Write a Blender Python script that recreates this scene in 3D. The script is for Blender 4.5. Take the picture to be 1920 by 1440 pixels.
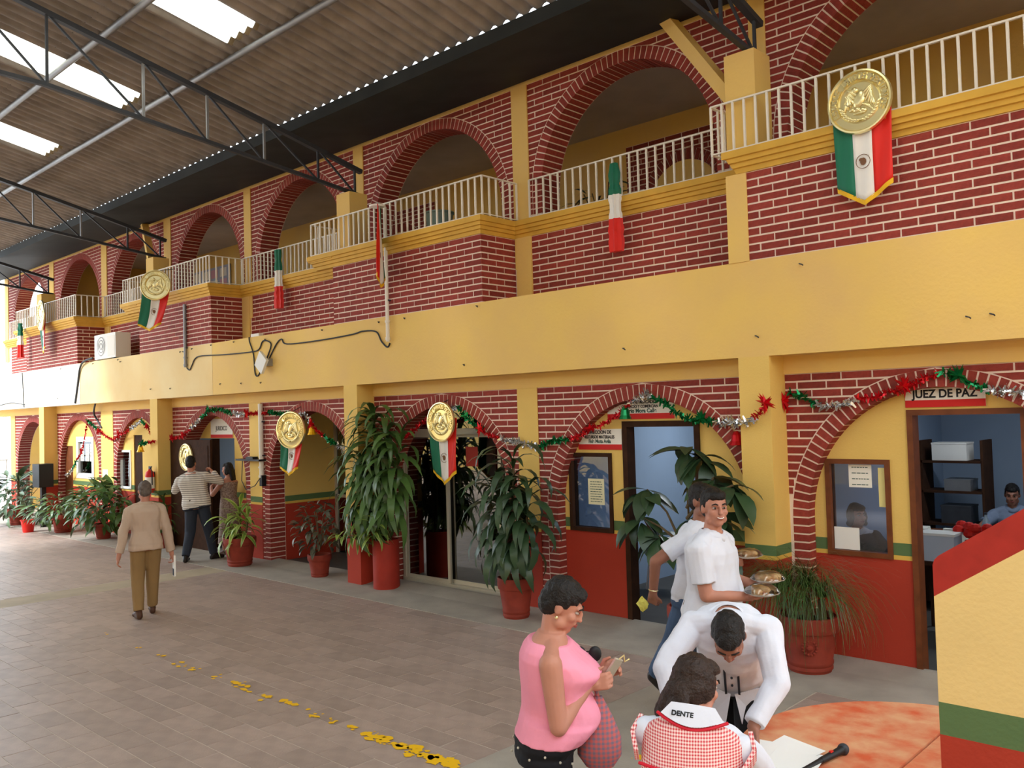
import bpy, bmesh, math, random
from mathutils import Vector, Matrix, Quaternion, noise
random.seed(7)
for _o in list(bpy.data.objects): bpy.data.objects.remove(_o)
scene = bpy.context.scene
COL = scene.collection
PI = math.pi

# ------------------------------------------------------------------ camera, sky, sun, exposure
YAW, PITCH, ROLL, FPX, CAMD, CAMH = 0.7552, 0.0324, -0.029, 1638.4, 7.6046, 2.4
_F = Vector((-math.sin(YAW) * math.cos(PITCH), math.cos(YAW) * math.cos(PITCH), math.sin(PITCH)))
_r = _F.cross(Vector((0, 0, 1))).normalized(); _u = _r.cross(_F)
_R = math.cos(ROLL) * _r + math.sin(ROLL) * _u
_U = -math.sin(ROLL) * _r + math.cos(ROLL) * _u
cam_data = bpy.data.cameras.new('camera'); cam = bpy.data.objects.new('camera', cam_data); COL.objects.link(cam)
m = Matrix.Identity(4)
for i in range(3):
    m[i][0] = _R[i]; m[i][1] = _U[i]; m[i][2] = -_F[i]
m[0][3], m[1][3], m[2][3] = 0.0, -CAMD, CAMH
cam.matrix_world = m
cam_data.sensor_width = 36.0; cam_data.lens = FPX / 1920 * 36.0; cam_data.clip_end = 300
scene.camera = cam

world = bpy.data.worlds.new('world'); scene.world = world; world.use_nodes = True
wn = world.node_tree.nodes; wl = world.node_tree.links; wn.clear()
wo = wn.new('ShaderNodeOutputWorld'); wb = wn.new('ShaderNodeBackground')
wb.inputs[0].default_value = (0.80, 0.90, 1.0, 1); wb.inputs[1].default_value = 4.4
wl.new(wb.outputs[0], wo.inputs[0])
sun_d = bpy.data.lights.new('sun', 'SUN'); sun_d.energy = 4.6; sun_d.angle = math.radians(8); sun_d.color = (0.96, 0.98, 1.0)
sun = bpy.data.objects.new('sun', sun_d); COL.objects.link(sun)
sun.rotation_euler = Vector((0.15, 0.70, -0.60)).to_track_quat('-Z', 'Y').to_euler()
sun.location = (-30, -10, 20)
vs = scene.view_settings
vs.view_transform = 'Standard'; vs.look = 'None'; vs.exposure = 0.0; vs.gamma = 1.0; vs.use_curve_mapping = False

# ------------------------------------------------------------------ helpers
def lin(c):
    return tuple((x / 255 / 12.92) if x / 255 <= 0.04045 else ((x / 255 + 0.055) / 1.055) ** 2.4 for x in c)

def mat(name, rgb, rough=0.7, var=0.0, vscale=3.0, metal=0.0, bump=0.0, bscale=40.0, rnd=0.0, spec=0.3, rgb2=None, trans=0.0):
    """Principled material; VAR mottles the colour with noise, RND varies it from object to object."""
    mt = bpy.data.materials.new(name); mt.use_nodes = True
    nt = mt.node_tree; N = nt.nodes; L = nt.links
    b = N['Principled BSDF']
    b.inputs['Roughness'].default_value = rough; b.inputs['Metallic'].default_value = metal
    b.inputs['Specular IOR Level'].default_value = spec
    if trans: b.inputs['Transmission Weight'].default_value = trans
    col = lin(rgb)
    b.inputs['Base Color'].default_value = (*col, 1)
    tc = None
    if var or bump:
        tc = N.new('ShaderNodeTexCoord')
    src = None
    if var:
        nz = N.new('ShaderNodeTexNoise'); nz.inputs['Scale'].default_value = vscale; nz.inputs['Detail'].default_value = 5
        L.new(tc.outputs['Object'], nz.inputs['Vector'])
        mx = N.new('ShaderNodeMix'); mx.data_type = 'RGBA'
        c2 = lin(rgb2) if rgb2 else tuple(x * (1 - var) for x in col)
        mx.inputs['A'].default_value = (*col, 1); mx.inputs['B'].default_value = (*c2, 1)
        rp = N.new('ShaderNodeMapRange'); rp.inputs['From Min'].default_value = 0.35; rp.inputs['From Max'].default_value = 0.7
        L.new(nz.outputs['Fac'], rp.inputs['Value']); L.new(rp.outputs['Result'], mx.inputs['Factor'])
        src = mx.outputs['Result']
    if rnd:
        oi = N.new('ShaderNodeObjectInfo'); hs = N.new('ShaderNodeHueSaturation')
        mr = N.new('ShaderNodeMapRange'); mr.inputs['To Min'].default_value = 1 - rnd; mr.inputs['To Max'].default_value = 1 + rnd
        L.new(oi.outputs['Random'], mr.inputs['Value']); L.new(mr.outputs['Result'], hs.inputs['Value'])
        if src is not None: L.new(src, hs.inputs['Color'])
        else: hs.inputs['Color'].default_value = (*col, 1)
        src = hs.outputs['Color']
    if src is not None: L.new(src, b.inputs['Base Color'])
    if bump:
        n2 = N.new('ShaderNodeTexNoise'); n2.inputs['Scale'].default_value = bscale; n2.inputs['Detail'].default_value = 4
        bp = N.new('ShaderNodeBump'); bp.inputs['Strength'].default_value = bump; bp.inputs['Distance'].default_value = 0.02
        L.new(tc.outputs['Object'], n2.inputs['Vector']); L.new(n2.outputs['Fac'], bp.inputs['Height']); L.new(bp.outputs['Normal'], b.inputs['Normal'])
    return mt

def painted(name, bands, rough=0.75, var=0.10):
    """Paint in horizontal bands by height in metres: [(z up to which, rgb), ...]."""
    mt = mat(name, bands[-1][1], rough, 0, bump=0.12, bscale=60)
    nt = mt.node_tree; N = nt.nodes; L = nt.links; b = N['Principled BSDF']
    g = N.new('ShaderNodeNewGeometry'); sp = N.new('ShaderNodeSeparateXYZ'); L.new(g.outputs['Position'], sp.inputs[0])
    cur = None
    for i, (z, c) in enumerate(bands):
        rgb = N.new('ShaderNodeRGB'); rgb.outputs[0].default_value = (*lin(c), 1)
        if cur is None: cur = rgb.outputs[0]; zp = z; continue
        gt = N.new('ShaderNodeMath'); gt.operation = 'GREATER_THAN'; gt.inputs[1].default_value = zp; L.new(sp.outputs['Z'], gt.inputs[0])
        mx = N.new('ShaderNodeMix'); mx.data_type = 'RGBA'; L.new(gt.outputs[0], mx.inputs['Factor']); L.new(cur, mx.inputs['A']); L.new(rgb.outputs[0], mx.inputs['B'])
        cur = mx.outputs['Result']; zp = z
    nz = N.new('ShaderNodeTexNoise'); nz.inputs['Scale'].default_value = 1.7; nz.inputs['Detail'].default_value = 6; L.new(g.outputs['Position'], nz.inputs['Vector'])
    mr = N.new('ShaderNodeMapRange'); mr.inputs['From Min'].default_value = 0.3; mr.inputs['From Max'].default_value = 0.75; mr.inputs['To Min'].default_value = 1.0; mr.inputs['To Max'].default_value = 1 - var
    hs = N.new('ShaderNodeHueSaturation'); L.new(nz.outputs['Fac'], mr.inputs['Value']); L.new(mr.outputs['Result'], hs.inputs['Value']); L.new(cur, hs.inputs['Color'])
    L.new(hs.outputs['Color'], b.inputs['Base Color'])
    return mt

class MB:
    """Collects simple shapes and links them as one mesh object."""
    def __init__(s): s.v = []; s.f = []; s.mi = []; s.cm = 0
    def add(s, vs, fs):
        o = len(s.v); s.v += [tuple(v) for v in vs]
        for f in fs: s.f.append(tuple(o + i for i in f)); s.mi.append(s.cm)
        return s
    def box(s, x0, x1, y0, y1, z0, z1):
        return s.add([(x0, y0, z0), (x1, y0, z0), (x1, y1, z0), (x0, y1, z0), (x0, y0, z1), (x1, y0, z1), (x1, y1, z1), (x0, y1, z1)],
                     [(0, 3, 2, 1), (4, 5, 6, 7), (0, 1, 5, 4), (1, 2, 6, 5), (2, 3, 7, 6), (3, 0, 4, 7)])
    def bar(s, a, b, w, h=None, up=(0, 0, 1)):
        a = Vector(a); b = Vector(b); h = h or w; d = (b - a).normalized(); sd = d.cross(Vector(up))
        if sd.length < 1e-4: sd = Vector((1, 0, 0))
        sd.normalize(); u = sd.cross(d)
        P = []
        for p in (a, b):
            for i, j in ((-1, -1), (1, -1), (1, 1), (-1, 1)): P.append(p + sd * i * w / 2 + u * j * h / 2)
        return s.add(P, [(0, 1, 2, 3), (7, 6, 5, 4), (0, 4, 5, 1), (1, 5, 6, 2), (2, 6, 7, 3), (3, 7, 4, 0)])
    def tube(s, pts, r, n=8, caps=True):
        pts = [Vector(p) for p in pts]; k = len(pts); rs = r if isinstance(r, (list, tuple)) else [r] * k
        ref = None; rings = []
        for i, p in enumerate(pts):
            d = (pts[min(i + 1, k - 1)] - pts[max(i - 1, 0)]).normalized()
            if ref is None:
                ref = d.cross(Vector((0, 0, 1)))
                if ref.length < 1e-3: ref = d.cross(Vector((1, 0, 0)))
            ref = (ref - d * ref.dot(d)).normalized(); w = d.cross(ref)
            rings.append([p + ref * math.cos(2 * PI * j / n) * rs[i] + w * math.sin(2 * PI * j / n) * rs[i] for j in range(n)])
        V = [q for rg in rings for q in rg]; F = []
        for i in range(k - 1):
            for j in range(n):
                a = i * n + j; b = i * n + (j + 1) % n; F.append((a, b, b + n, a + n))
        if caps: F.append(tuple(range(n))[::-1]); F.append(tuple((k - 1) * n + j for j in range(n)))
        return s.add(V, F)
    def lathe(s, prof, n=24, c=(0, 0, 0), sx=1, sy=1):
        V = []; F = []; k = len(prof)
        for r, z in prof:
            for j in range(n): V.append((c[0] + sx * r * math.cos(2 * PI * j / n), c[1] + sy * r * math.sin(2 * PI * j / n), c[2] + z))
        for i in range(k - 1):
            for j in range(n):
                a = i * n + j; b = i * n + (j + 1) % n; F.append((a, b, b + n, a + n))
        F.append(tuple(range(n))[::-1]); F.append(tuple((k - 1) * n + j for j in range(n)))
        return s.add(V, F)
    def prism(s, poly, axis, d0, d1):
        """Extrude a 2-D polygon; axis 'y': poly in (x,z); 'x': poly in (y,z); 'z': poly in (x,y)."""
        def P(p, d): return {'y': (p[0], d, p[1]), 'x': (d, p[0], p[1]), 'z': (p[0], p[1], d)}[axis]
        n = len(poly)
        return s.add([P(p, d0) for p in poly] + [P(p, d1) for p in poly],
                     [tuple(range(n)), tuple(range(2 * n - 1, n - 1, -1))] + [(i, i + n, (i + 1) % n + n, (i + 1) % n) for i in range(n)])
    def sphere(s, c, r, n=12, m=8, mat3=None):
        c = Vector(c); rr = r if isinstance(r, (list, tuple)) else (r, r, r); V = []; F = []
        for i in range(m + 1):
            t = PI * i / m
            for j in range(n):
                p = Vector((rr[0] * math.sin(t) * math.cos(2 * PI * j / n), rr[1] * math.sin(t) * math.sin(2 * PI * j / n), rr[2] * math.cos(t)))
                V.append(c + (mat3 @ p if mat3 else p))
        for i in range(m):
            for j in range(n):
                a = i * n + j; b = i * n + (j + 1) % n; F.append((a, a + n, b + n, b))
        return s.add(V, F)
    def mesh(s, name, mats):
        me = bpy.data.meshes.new(name); me.from_pydata(s.v, [], s.f); me.validate()
        for mm in (mats if isinstance(mats, (list, tuple)) else [mats]): me.materials.append(mm)
        if any(s.mi) and len(me.polygons) == len(s.mi): me.polygons.foreach_set('material_index', s.mi)
        bm = bmesh.new(); bm.from_mesh(me); bmesh.ops.recalc_face_normals(bm, faces=bm.faces); bm.to_mesh(me); bm.free()
        return me
    def build(s, name, mats, parent=None, smooth=False, **kw):
        me = s.mesh(name, mats)
        if smooth: shade(me)
        return link(name, me, parent, **kw)

def shade(me, ang=40):
    me.polygons.foreach_set('use_smooth', [True] * len(me.polygons))
    try: me.set_sharp_from_angle(angle=math.radians(ang))
    except Exception: pass

def link(name, data, parent=None, loc=None, rot=None, kind=None, label=None, cat=None, group=None):
    o = bpy.data.objects.new(name, data); COL.objects.link(o)
    if parent is not None: o.parent = parent
    if loc is not None: o.location = loc
    if rot is not None: o.rotation_euler = rot
    if kind: o['kind'] = kind
    if label: o['label'] = label
    if cat: o['category'] = cat
    if group: o['group'] = group
    return o

def thing(name, label, cat, loc=(0, 0, 0), rz=0, group=None):
    return link(name, None, None, loc, (0, 0, rz), None, label, cat, group)

def pmat_text(txt, size, mtl, parent, loc, rot, name='lettering', ext=0.002, sx=1.0, align='LEFT'):
    cu = bpy.data.curves.new(name, 'FONT'); cu.body = txt; cu.size = size; cu.extrude = ext; cu.offset = size * 0.03; cu.align_x = align
    cu.materials.append(mtl)
    tmp = bpy.data.objects.new('tmp', cu); COL.objects.link(tmp)
    dg = bpy.context.evaluated_depsgraph_get(); me = bpy.data.meshes.new_from_object(tmp.evaluated_get(dg)); bpy.data.objects.remove(tmp)
    me.name = name
    o = link(name, me, parent, loc, rot, 'stuff'); o.scale = (sx, 1, 1)
    return o

# ------------------------------------------------------------------ materials
YEL, GRN, RED = (236, 197, 108), (92, 118, 74), (176, 58, 38)
M = {}
M['yellow'] = mat('yellow_paint', YEL, 0.75, 0.10, 1.3, bump=0.15, bscale=30, rgb2=(228, 188, 116))
M['banded'] = painted('banded_paint', [(0.95, RED), (0.99, (226, 184, 84)), (1.085, GRN), (9, YEL)])
M['banded_in'] = painted('banded_infill', [(0.985, RED), (1.025, (226, 184, 84)), (1.135, GRN), (9, YEL)])
M['mortar'] = mat('mortar', (240, 218, 200), 0.9, 0.10, 12)
M['brick'] = mat('red_brick', (150, 60, 50), 0.8, 0.25, 25, rnd=0.18, bump=0.2, bscale=90)
M['cornice'] = mat('cornice_paint', (220, 172, 70), 0.7, 0.15, 4)
M['white_metal'] = mat('white_metal', (232, 224, 210), 0.5)
M['steel'] = mat('dark_steel', (58, 60, 66), 0.55, 0.3, 6)
M['galv'] = mat('galvanised', (150, 150, 152), 0.42, 0.2, 5, metal=0.6)
M['gutter'] = mat('gutter_sheet', (44, 47, 46), 0.7, 0.4, 2.5)
M['sheet'] = mat('roof_sheet', (158, 148, 140), 0.85, 0.3, 4, rnd=0.06)
M['plaster_dark'] = mat('gallery_plaster', (196, 186, 184), 0.9, 0.15, 2)
M['blue_wall'] = mat('blue_wall', (150, 168, 190), 0.85, 0.06, 2)
M['tile'] = mat('clay_tile', (172, 152, 140), 0.45, 0.18, 7, rnd=0.10, bump=0.1, bscale=60, spec=0.45)
M['grout'] = mat('grout', (214, 202, 186), 0.85, 0.2, 6)
M['concrete'] = mat('concrete', (172, 163, 150), 0.7, 0.2, 3, bump=0.15, bscale=50)
M['dark_floor'] = mat('dark_floor', (84, 82, 78), 0.6, 0.2, 3)
M['alu'] = mat('aluminium', (196, 190, 172), 0.4, metal=0.35)
M['wood_dark'] = mat('dark_wood', (66, 42, 28), 0.8, 0.35, 9, spec=0.12)
M['wood_brown'] = mat('brown_wood', (120, 66, 34), 0.5, 0.3, 9)
M['black'] = mat('black', (24, 24, 26), 0.5)
M['white'] = mat('white', (236, 234, 228), 0.6)
M['paper'] = mat('paper', (240, 236, 224), 0.8)
M['terracotta'] = mat('terracotta', (146, 56, 40), 0.7, 0.25, 8)
M['red_plastic'] = mat('red_plastic', (214, 40, 30), 0.4)
M['soil'] = mat('soil', (50, 38, 28), 0.95, 0.3, 30)
M['gold'] = mat('gold_foil', (240, 226, 168), 0.3, metal=0.85)
M['ylw_mark'] = mat('yellow_road_paint', (242, 188, 20), 0.6)
def glass(name, col, rough=0.02, alpha=0.75):
    mt = bpy.data.materials.new(name); mt.use_nodes = True; nt = mt.node_tree; N = nt.nodes; L = nt.links; N.clear()
    out = N.new('ShaderNodeOutputMaterial'); tr = N.new('ShaderNodeBsdfTransparent'); gl = N.new('ShaderNodeBsdfGlossy'); mx = N.new('ShaderNodeMixShader'); fr = N.new('ShaderNodeFresnel')
    fr.inputs['IOR'].default_value = 1.5; tr.inputs[0].default_value = (*col, 1); gl.inputs['Roughness'].default_value = rough
    ad = N.new('ShaderNodeMath'); ad.operation = 'ADD'; ad.inputs[1].default_value = 1 - alpha
    L.new(fr.outputs[0], ad.inputs[0]); L.new(ad.outputs[0], mx.inputs[0]); L.new(tr.outputs[0], mx.inputs[1]); L.new(gl.outputs[0], mx.inputs[2]); L.new(mx.outputs[0], out.inputs[0])
    return mt
M['glass_dark'] = glass('tinted_glass', (0.10, 0.10, 0.10), 0.03, 0.80)
M['glass'] = glass('window_glass', (0.75, 0.80, 0.88), 0.02, 0.95)
def skylight_mat():
    mt = bpy.data.materials.new('translucent_sheet'); mt.use_nodes = True; nt = mt.node_tree; N = nt.nodes; L = nt.links; N.clear()
    out = N.new('ShaderNodeOutputMaterial'); tr = N.new('ShaderNodeBsdfTransparent'); tl = N.new('ShaderNodeBsdfTranslucent'); mx = N.new('ShaderNodeMixShader')
    mx.inputs[0].default_value = 0.88; tr.inputs[0].default_value = (0.95, 0.90, 0.74, 1); tl.inputs[0].default_value = (0.95, 0.90, 0.74, 1)
    L.new(tr.outputs[0], mx.inputs[1]); L.new(tl.outputs[0], mx.inputs[2]); L.new(mx.outputs[0], out.inputs[0])
    return mt
M['skylight'] = skylight_mat()
# ------------------------------------------------------------------ the building: numbers
ZB, ZT = 2.86, 3.775          # fascia beam, bottom and top
ZL = 2.69                     # top of the lower brickwork
ZC0, ZC1 = 4.625, 4.83        # cornice
ZRAIL = 5.33
ZW0, ZW1 = 6.57, 6.67         # yellow band that tops the upper wall
YW, YI = 0.31, 0.60           # lower arch wall: front face, infill face
YU = 0.62                     # upper wall and recessed parapets: front face
COLS = [-29.4, -23.03, -16.93, -10.54, -4.164]
COLW = 0.318
PITCH_Z, PITCH_X, JOINT = 0.0772, 0.284, 0.017
NEAR_X = -17.45               # bricks nearer than this are single objects

_bm = {}
def brick_mesh(l, h, d):
    k = (round(l, 2), round(h, 3), round(d, 3))
    if k not in _bm:
        _bm[k] = MB().box(-k[0] / 2, k[0] / 2, -k[2], 0.0, 0, k[1]).mesh('brick', M['brick'])
    return _bm[k]

def place_brick(parent, stuff, p, ang, l, h, d=0.004):
    if stuff is not None:
        c, s = math.cos(ang), math.sin(ang); V = []
        for z in (0, h):
            for x, y in ((-l / 2, -d), (l / 2, -d), (l / 2, 0), (-l / 2, 0)): V.append((p[0] + c * x - s * y, p[1] + s * x + c * y, p[2] + z))
        stuff.add(V, [(0, 1, 5, 4), (1, 2, 6, 5), (3, 0, 4, 7), (4, 5, 6, 7), (0, 3, 2, 1)])
    else:
        link('brick', brick_mesh(l, h, d), parent, p, (0, 0, ang))

def lay(parent, p0, ang, length, z0, z1, arch=None, stuff=None, seed=0):
    """Courses of bricks over a face that starts at P0 and runs along ANG; ARCH=(centre along, spring z, outer radius) is left free."""
    rnd = random.Random(seed); n = max(1, int(round((z1 - z0) / PITCH_Z))); ph = (z1 - z0) / n
    c, s = math.cos(ang), math.sin(ang)
    for i in range(n):
        za, zb = z0 + i * ph + JOINT / 2, z0 + (i + 1) * ph - JOINT / 2
        segs = [(0.0, length)]
        if arch:
            ca, sp, Ro = arch; Ro = Ro + 0.012
            def hw(z): return Ro if z <= sp else math.sqrt(max(Ro * Ro - (z - sp) ** 2, 0))
            wa, wb = hw(za), hw(zb)
            if wa > 0.02: segs = [(0.0, ca - wa, ca - wb), (ca + wa, length, ca + wb)]
        for sg in segs:
            a, b = sg[0], sg[1]
            if b - a < 0.03: continue
            off = (0.5 if i % 2 else 0.0) * PITCH_X + 0.02
            cuts = [k * PITCH_X - off for k in range(int((b + off) / PITCH_X) + 2)]; cuts = [x for x in cuts if a + 0.09 < x < b - 0.09]; ed = [a] + cuts + [b]
            for q in range(len(ed) - 1):
                l0 = ed[q] + (JOINT / 2 if q else 0.0); l1 = ed[q + 1] - (JOINT / 2 if q < len(ed) - 2 else 0.0); mx = (l0 + l1) / 2
                slant = (sg[2] - (sg[1] if sg[0] == 0.0 else sg[0])) if len(sg) == 3 else 0.0
                touch_r = len(sg) == 3 and sg[0] == 0.0 and q == len(ed) - 2
                touch_l = len(sg) == 3 and sg[0] != 0.0 and q == 0
                if (touch_r or touch_l) and abs(slant) > 0.015:
                    if touch_r: poly = [(l0, 0), (l1, 0), (min(l1 + slant, length), zb - za), (l0, zb - za)]
                    else: poly = [(l0, 0), (l1, 0), (l1, zb - za), (max(l0 + slant, 0), zb - za)]
                    V = [(p[0] - mx, d, p[1]) for d in (-0.004, 0) for p in poly]
                    F = [(0, 1, 2, 3), (4, 7, 6, 5), (0, 4, 5, 1), (1, 5, 6, 2), (2, 6, 7, 3), (3, 7, 4, 0)]
                    if stuff is not None:
                        stuff.add([(p0[0] + c * (v[0] + mx) - s * v[1], p0[1] + s * (v[0] + mx) + c * v[1], za + v[2]) for v in V], F)
                    else:
                        link('brick', MB().add(V, F).mesh('brick', M['brick']), parent, (p0[0] + c * mx, p0[1] + s * mx, za), (0, 0, ang))
                else:
                    place_brick(parent, stuff, (p0[0] + c * mx, p0[1] + s * mx, za), ang, l1 - l0, zb - za)

_vm = {}
def ring(parent, c, sp, Ri, Ro, y0, y1, zbase, stuff=None):
    """The voussoirs of a round arch and, down to ZBASE, the blocks of its jambs."""
    n = int(round(PI * (Ri + Ro) / 2 / 0.079)); da = PI / n; g = 0.008 / ((Ri + Ro) / 2)
    k = (round(Ri, 3), round(Ro, 3), round(y1 - y0, 3), n)
    def wedge():
        V = []
        for y in (y0 - 0.005, y1):
            for r, t in ((Ri - 0.006, -da / 2 + g), (Ro, -da / 2 + g), (Ro, da / 2 - g), (Ri - 0.006, da / 2 - g)):
                V.append((r * math.sin(t), y - y0, r * math.cos(t)))
        return V, [(0, 3, 2, 1), (4, 5, 6, 7), (0, 1, 5, 4), (1, 2, 6, 5), (2, 3, 7, 6), (3, 0, 4, 7)]
    if k not in _vm:
        V, F = wedge(); _vm[k] = (MB().add(V, F).mesh('brick', M['brick']), V, F)
    me, V, F = _vm[k]
    for i in range(n):
        t = -PI / 2 + (i + 0.5) * da
        if stuff is not None:
            stuff.add([(c + v[0] * math.cos(t) + v[2] * math.sin(t), y0 + v[1], sp - v[0] * math.sin(t) + v[2] * math.cos(t)) for v in V], F)
        else: link('brick', me, parent, (c, y0, sp), (0, t, 0))
    w = Ro - Ri + 0.006; nb = int(round((sp - zbase) / 0.079)); ph = (sp - zbase) / nb
    kk = ('j', round(w, 3), round(y1 - y0, 3), round(ph, 3))
    if kk not in _vm: _vm[kk] = MB().box(-w / 2, w / 2, -0.005, y1 - y0, 0.008, ph - 0.008).mesh('brick', M['brick'])
    for sd in (-1, 1):
        for i in range(nb):
            x = c + sd * (Ri - 0.006 + w / 2); z = zbase + i * ph
            if stuff is not None: stuff.box(x - w / 2, x + w / 2, y0 - 0.005, y1, z + 0.008, z + ph - 0.008)
            else: link('brick', _vm[kk], parent, (x, y0, z))

def arch_panel(x0, x1, z0, z1, c, sp, R, y0, y1, n=40):
    """A wall slab with a round-headed opening."""
    mb = MB(); pts = [(c + R * math.cos(PI - PI * i / n), sp + R * math.sin(PI * i / n)) for i in range(n + 1)]
    def quad2(p): # front, back
        mb.add([(q[0], y0, q[1]) for q in p], [tuple(range(len(p)))]); mb.add([(q[0], y1, q[1]) for q in p], [tuple(range(len(p)))[::-1]])
    if c - R > x0: quad2([(x0, z0), (c - R, z0), (c - R, sp), (x0, sp)])
    if c + R < x1: quad2([(c + R, z0), (x1, z0), (x1, sp), (c + R, sp)])
    if c - R > x0: quad2([(x0, sp), (c - R, sp), (c - R, z1), (x0, z1)])
    if c + R < x1: quad2([(c + R, sp), (x1, sp), (x1, z1), (c + R, z1)])
    for a, b in zip(pts, pts[1:]):
        quad2([a, b, (b[0], z1), (a[0], z1)]); mb.add([(a[0], y0, a[1]), (b[0], y0, b[1]), (b[0], y1, b[1]), (a[0], y1, a[1])], [(0, 1, 2, 3)])
    for x in (c - R, c + R): mb.add([(x, y0, z0), (x, y1, z0), (x, y1, sp), (x, y0, sp)], [(0, 1, 2, 3)])
    for x in (x0, x1): mb.add([(x, y0, z0), (x, y1, z0), (x, y1, z1), (x, y0, z1)], [(0, 1, 2, 3)])
    mb.add([(x0, y0, z1), (x1, y0, z1), (x1, y1, z1), (x0, y1, z1)], [(0, 1, 2, 3)])
    return mb

def rect_wall(x0, x1, z0, z1, y0, y1, holes):
    """A wall slab with rectangular openings (xa, xb, za, zb)."""
    xs = sorted({x0, x1, *[h[0] for h in holes], *[h[1] for h in holes]}); zs = sorted({z0, z1, *[h[2] for h in holes], *[h[3] for h in holes]})
    xs = [x for x in xs if x0 <= x <= x1]; zs = [z for z in zs if z0 <= z <= z1]; mb = MB()
    for i in range(len(xs) - 1):
        for j in range(len(zs) - 1):
            mx, mz = (xs[i] + xs[i + 1]) / 2, (zs[j] + zs[j + 1]) / 2
            if not any(h[0] < mx < h[1] and h[2] < mz < h[3] for h in holes): mb.box(xs[i], xs[i + 1], y0, y1, zs[j], zs[j + 1])
    return mb

# ------------------------------------------------------------------ floor
TX, TY, GAP = 0.392, 0.2155, 0.007
flo = MB().box(-40, 8, -18, 6, -0.25, -0.0025).build('floor', M['grout'], kind='structure', label='courtyard floor of brown clay tiles between grey concrete strips')
cells = []
row = 0; y = -0.56
while y > -16.5:
    xoff = (row % 2) * TX / 2
    x = -4.43 - (0 if row % 2 == 0 else TX / 2)
    x = -4.43
    first = True
    while x > -27.0:
        w = TX / 2 if (first and row % 2) else TX
        first = False
        xa, xb = x - w + GAP / 2, x - GAP / 2
        if not (xb < -12.95 and xa > -13.65): cells.append((xa, xb, y - TY + GAP / 2, y - GAP / 2))
        x -= w
    y -= TY; row += 1
row = 0; y = -0.56
while y > -16.5:
    x = -3.25; first = True
    while x < 4:
        w = TX / 2 if (first and row % 2) else TX
        first = False
        cells.append((x + GAP / 2, x + w - GAP / 2, y - TY + GAP / 2, y - GAP / 2)); x += w
    y -= TY; row += 1
def in_view(c):
    p = Vector(((c[0] + c[1]) / 2, (c[2] + c[3]) / 2, 0)) - Vector((0, -CAMD, CAMH)); zc = p.dot(_F)
    if zc < 0.5: return None
    u = 960 + FPX * p.dot(_R) / zc; v = 720 - FPX * p.dot(_U) / zc
    return zc if -20 < u < 1745 and v < 1450 else None
order = sorted([(in_view(c) or 999, c) for c in cells]); near = [c for z, c in order[:300]]; far = [c for z, c in order[300:]]
_tm = {}
for c in near:
    w = round(c[1] - c[0], 3)
    if w not in _tm: _tm[w] = MB().box(-w / 2, w / 2, -(TY - GAP) / 2, (TY - GAP) / 2, -0.02, 0).mesh('tile', M['tile'])
    link('tile', _tm[w], flo, ((c[0] + c[1]) / 2, (c[2] + c[3]) / 2, random.uniform(-0.0012, 0.0012)))
def tile_far_mat():
    mt = mat('clay_tile_far', (172, 152, 140), 0.45, 0.18, 7, bump=0.1, bscale=60, spec=0.45)
    nt = mt.node_tree; N = nt.nodes; L = nt.links; b = N['Principled BSDF']
    g = N.new('ShaderNodeNewGeometry'); hs = N.new('ShaderNodeHueSaturation'); mr = N.new('ShaderNodeMapRange')
    mr.inputs['To Min'].default_value = 0.90; mr.inputs['To Max'].default_value = 1.10
    L.new(g.outputs['Random Per Island'], mr.inputs['Value']); L.new(mr.outputs['Result'], hs.inputs['Value'])
    src = b.inputs['Base Color'].links[0].from_socket; L.new(src, hs.inputs['Color']); L.new(hs.outputs['Color'], b.inputs['Base Color'])
    return mt
fm = MB()
for c in far: fm.box(c[0], c[1], c[2], c[3], -0.02, 0)
fm.build('tile_field', tile_far_mat(), flo, kind='stuff')
MB().box(-40, 8, -0.555, 0.62, -0.1, 0.004).build('concrete_strip', M['concrete'], flo, label='grey concrete strip along the foot of the arcade')
MB().box(-4.425, -3.255, -16.5, -0.555, -0.1, 0.003).build('concrete_strip', M['concrete'], flo, label='grey concrete strip running out from the column')
MB().box(-13.60, -13.0, -16.5, -0.555, -0.1, 0.0005).build('concrete_strip', mat('tan_strip', (182, 166, 140), 0.7, 0.15, 3), flo)
MB().box(-40, -27.0, -16.5, -0.555, -0.1, 0.0).build('concrete_apron', M['concrete'], flo)
MB().box(-26, 8, 0.62, 6, -0.1, 0.0).build('indoor_floor', M['dark_floor'], flo)
MB().prism([(0.06, 0.0), (0.46, 0.0), (0.46, 0.05), (0.40, 0.05)], 'x', -26.0, 1.3).build('concrete_ramp', M['concrete'], flo, label='concrete strip rising gently to the office walls')
# worn yellow line on the tiles
spl = MB(); rs = random.Random(3)
for x, dens in [(-10.4, .2), (-9.4, .3), (-8.9, .35), (-8.45, .8), (-8.15, .5), (-7.75, .4), (-7.4, .9), (-7.2, .8), (-6.85, .6), (-6.55, .9), (-6.1, .7), (-5.85, .5), (-5.65, .6), (-5.4, .9), (-5.3, 1), (-5.2, .9), (-5.08, 1), (-4.98, 1), (-4.9, 1), (-4.8, 1), (-4.72, 1), (-4.66, 1), (-4.6, 1), (-4.53, 1), (-3.6, .5), (-3.45, .4)]:
    for k in range(int(9 * dens) + 1):
        cx = x + rs.gauss(0, 0.055); cy = -3.53 + rs.gauss(0, 0.032) + (0.9 if x > -4.0 else 0); r = rs.uniform(0.008, 0.045) * (0.5 + dens * 0.5)
        n = 9; spl.add([(cx + r * rs.uniform(.5, 1.2) * 1.3 * math.cos(2 * PI * i / n), cy + r * rs.uniform(.5, 1.2) * math.sin(2 * PI * i / n), 0.0048 + k * 2e-5) for i in range(n)], [tuple(range(n))])
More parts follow.
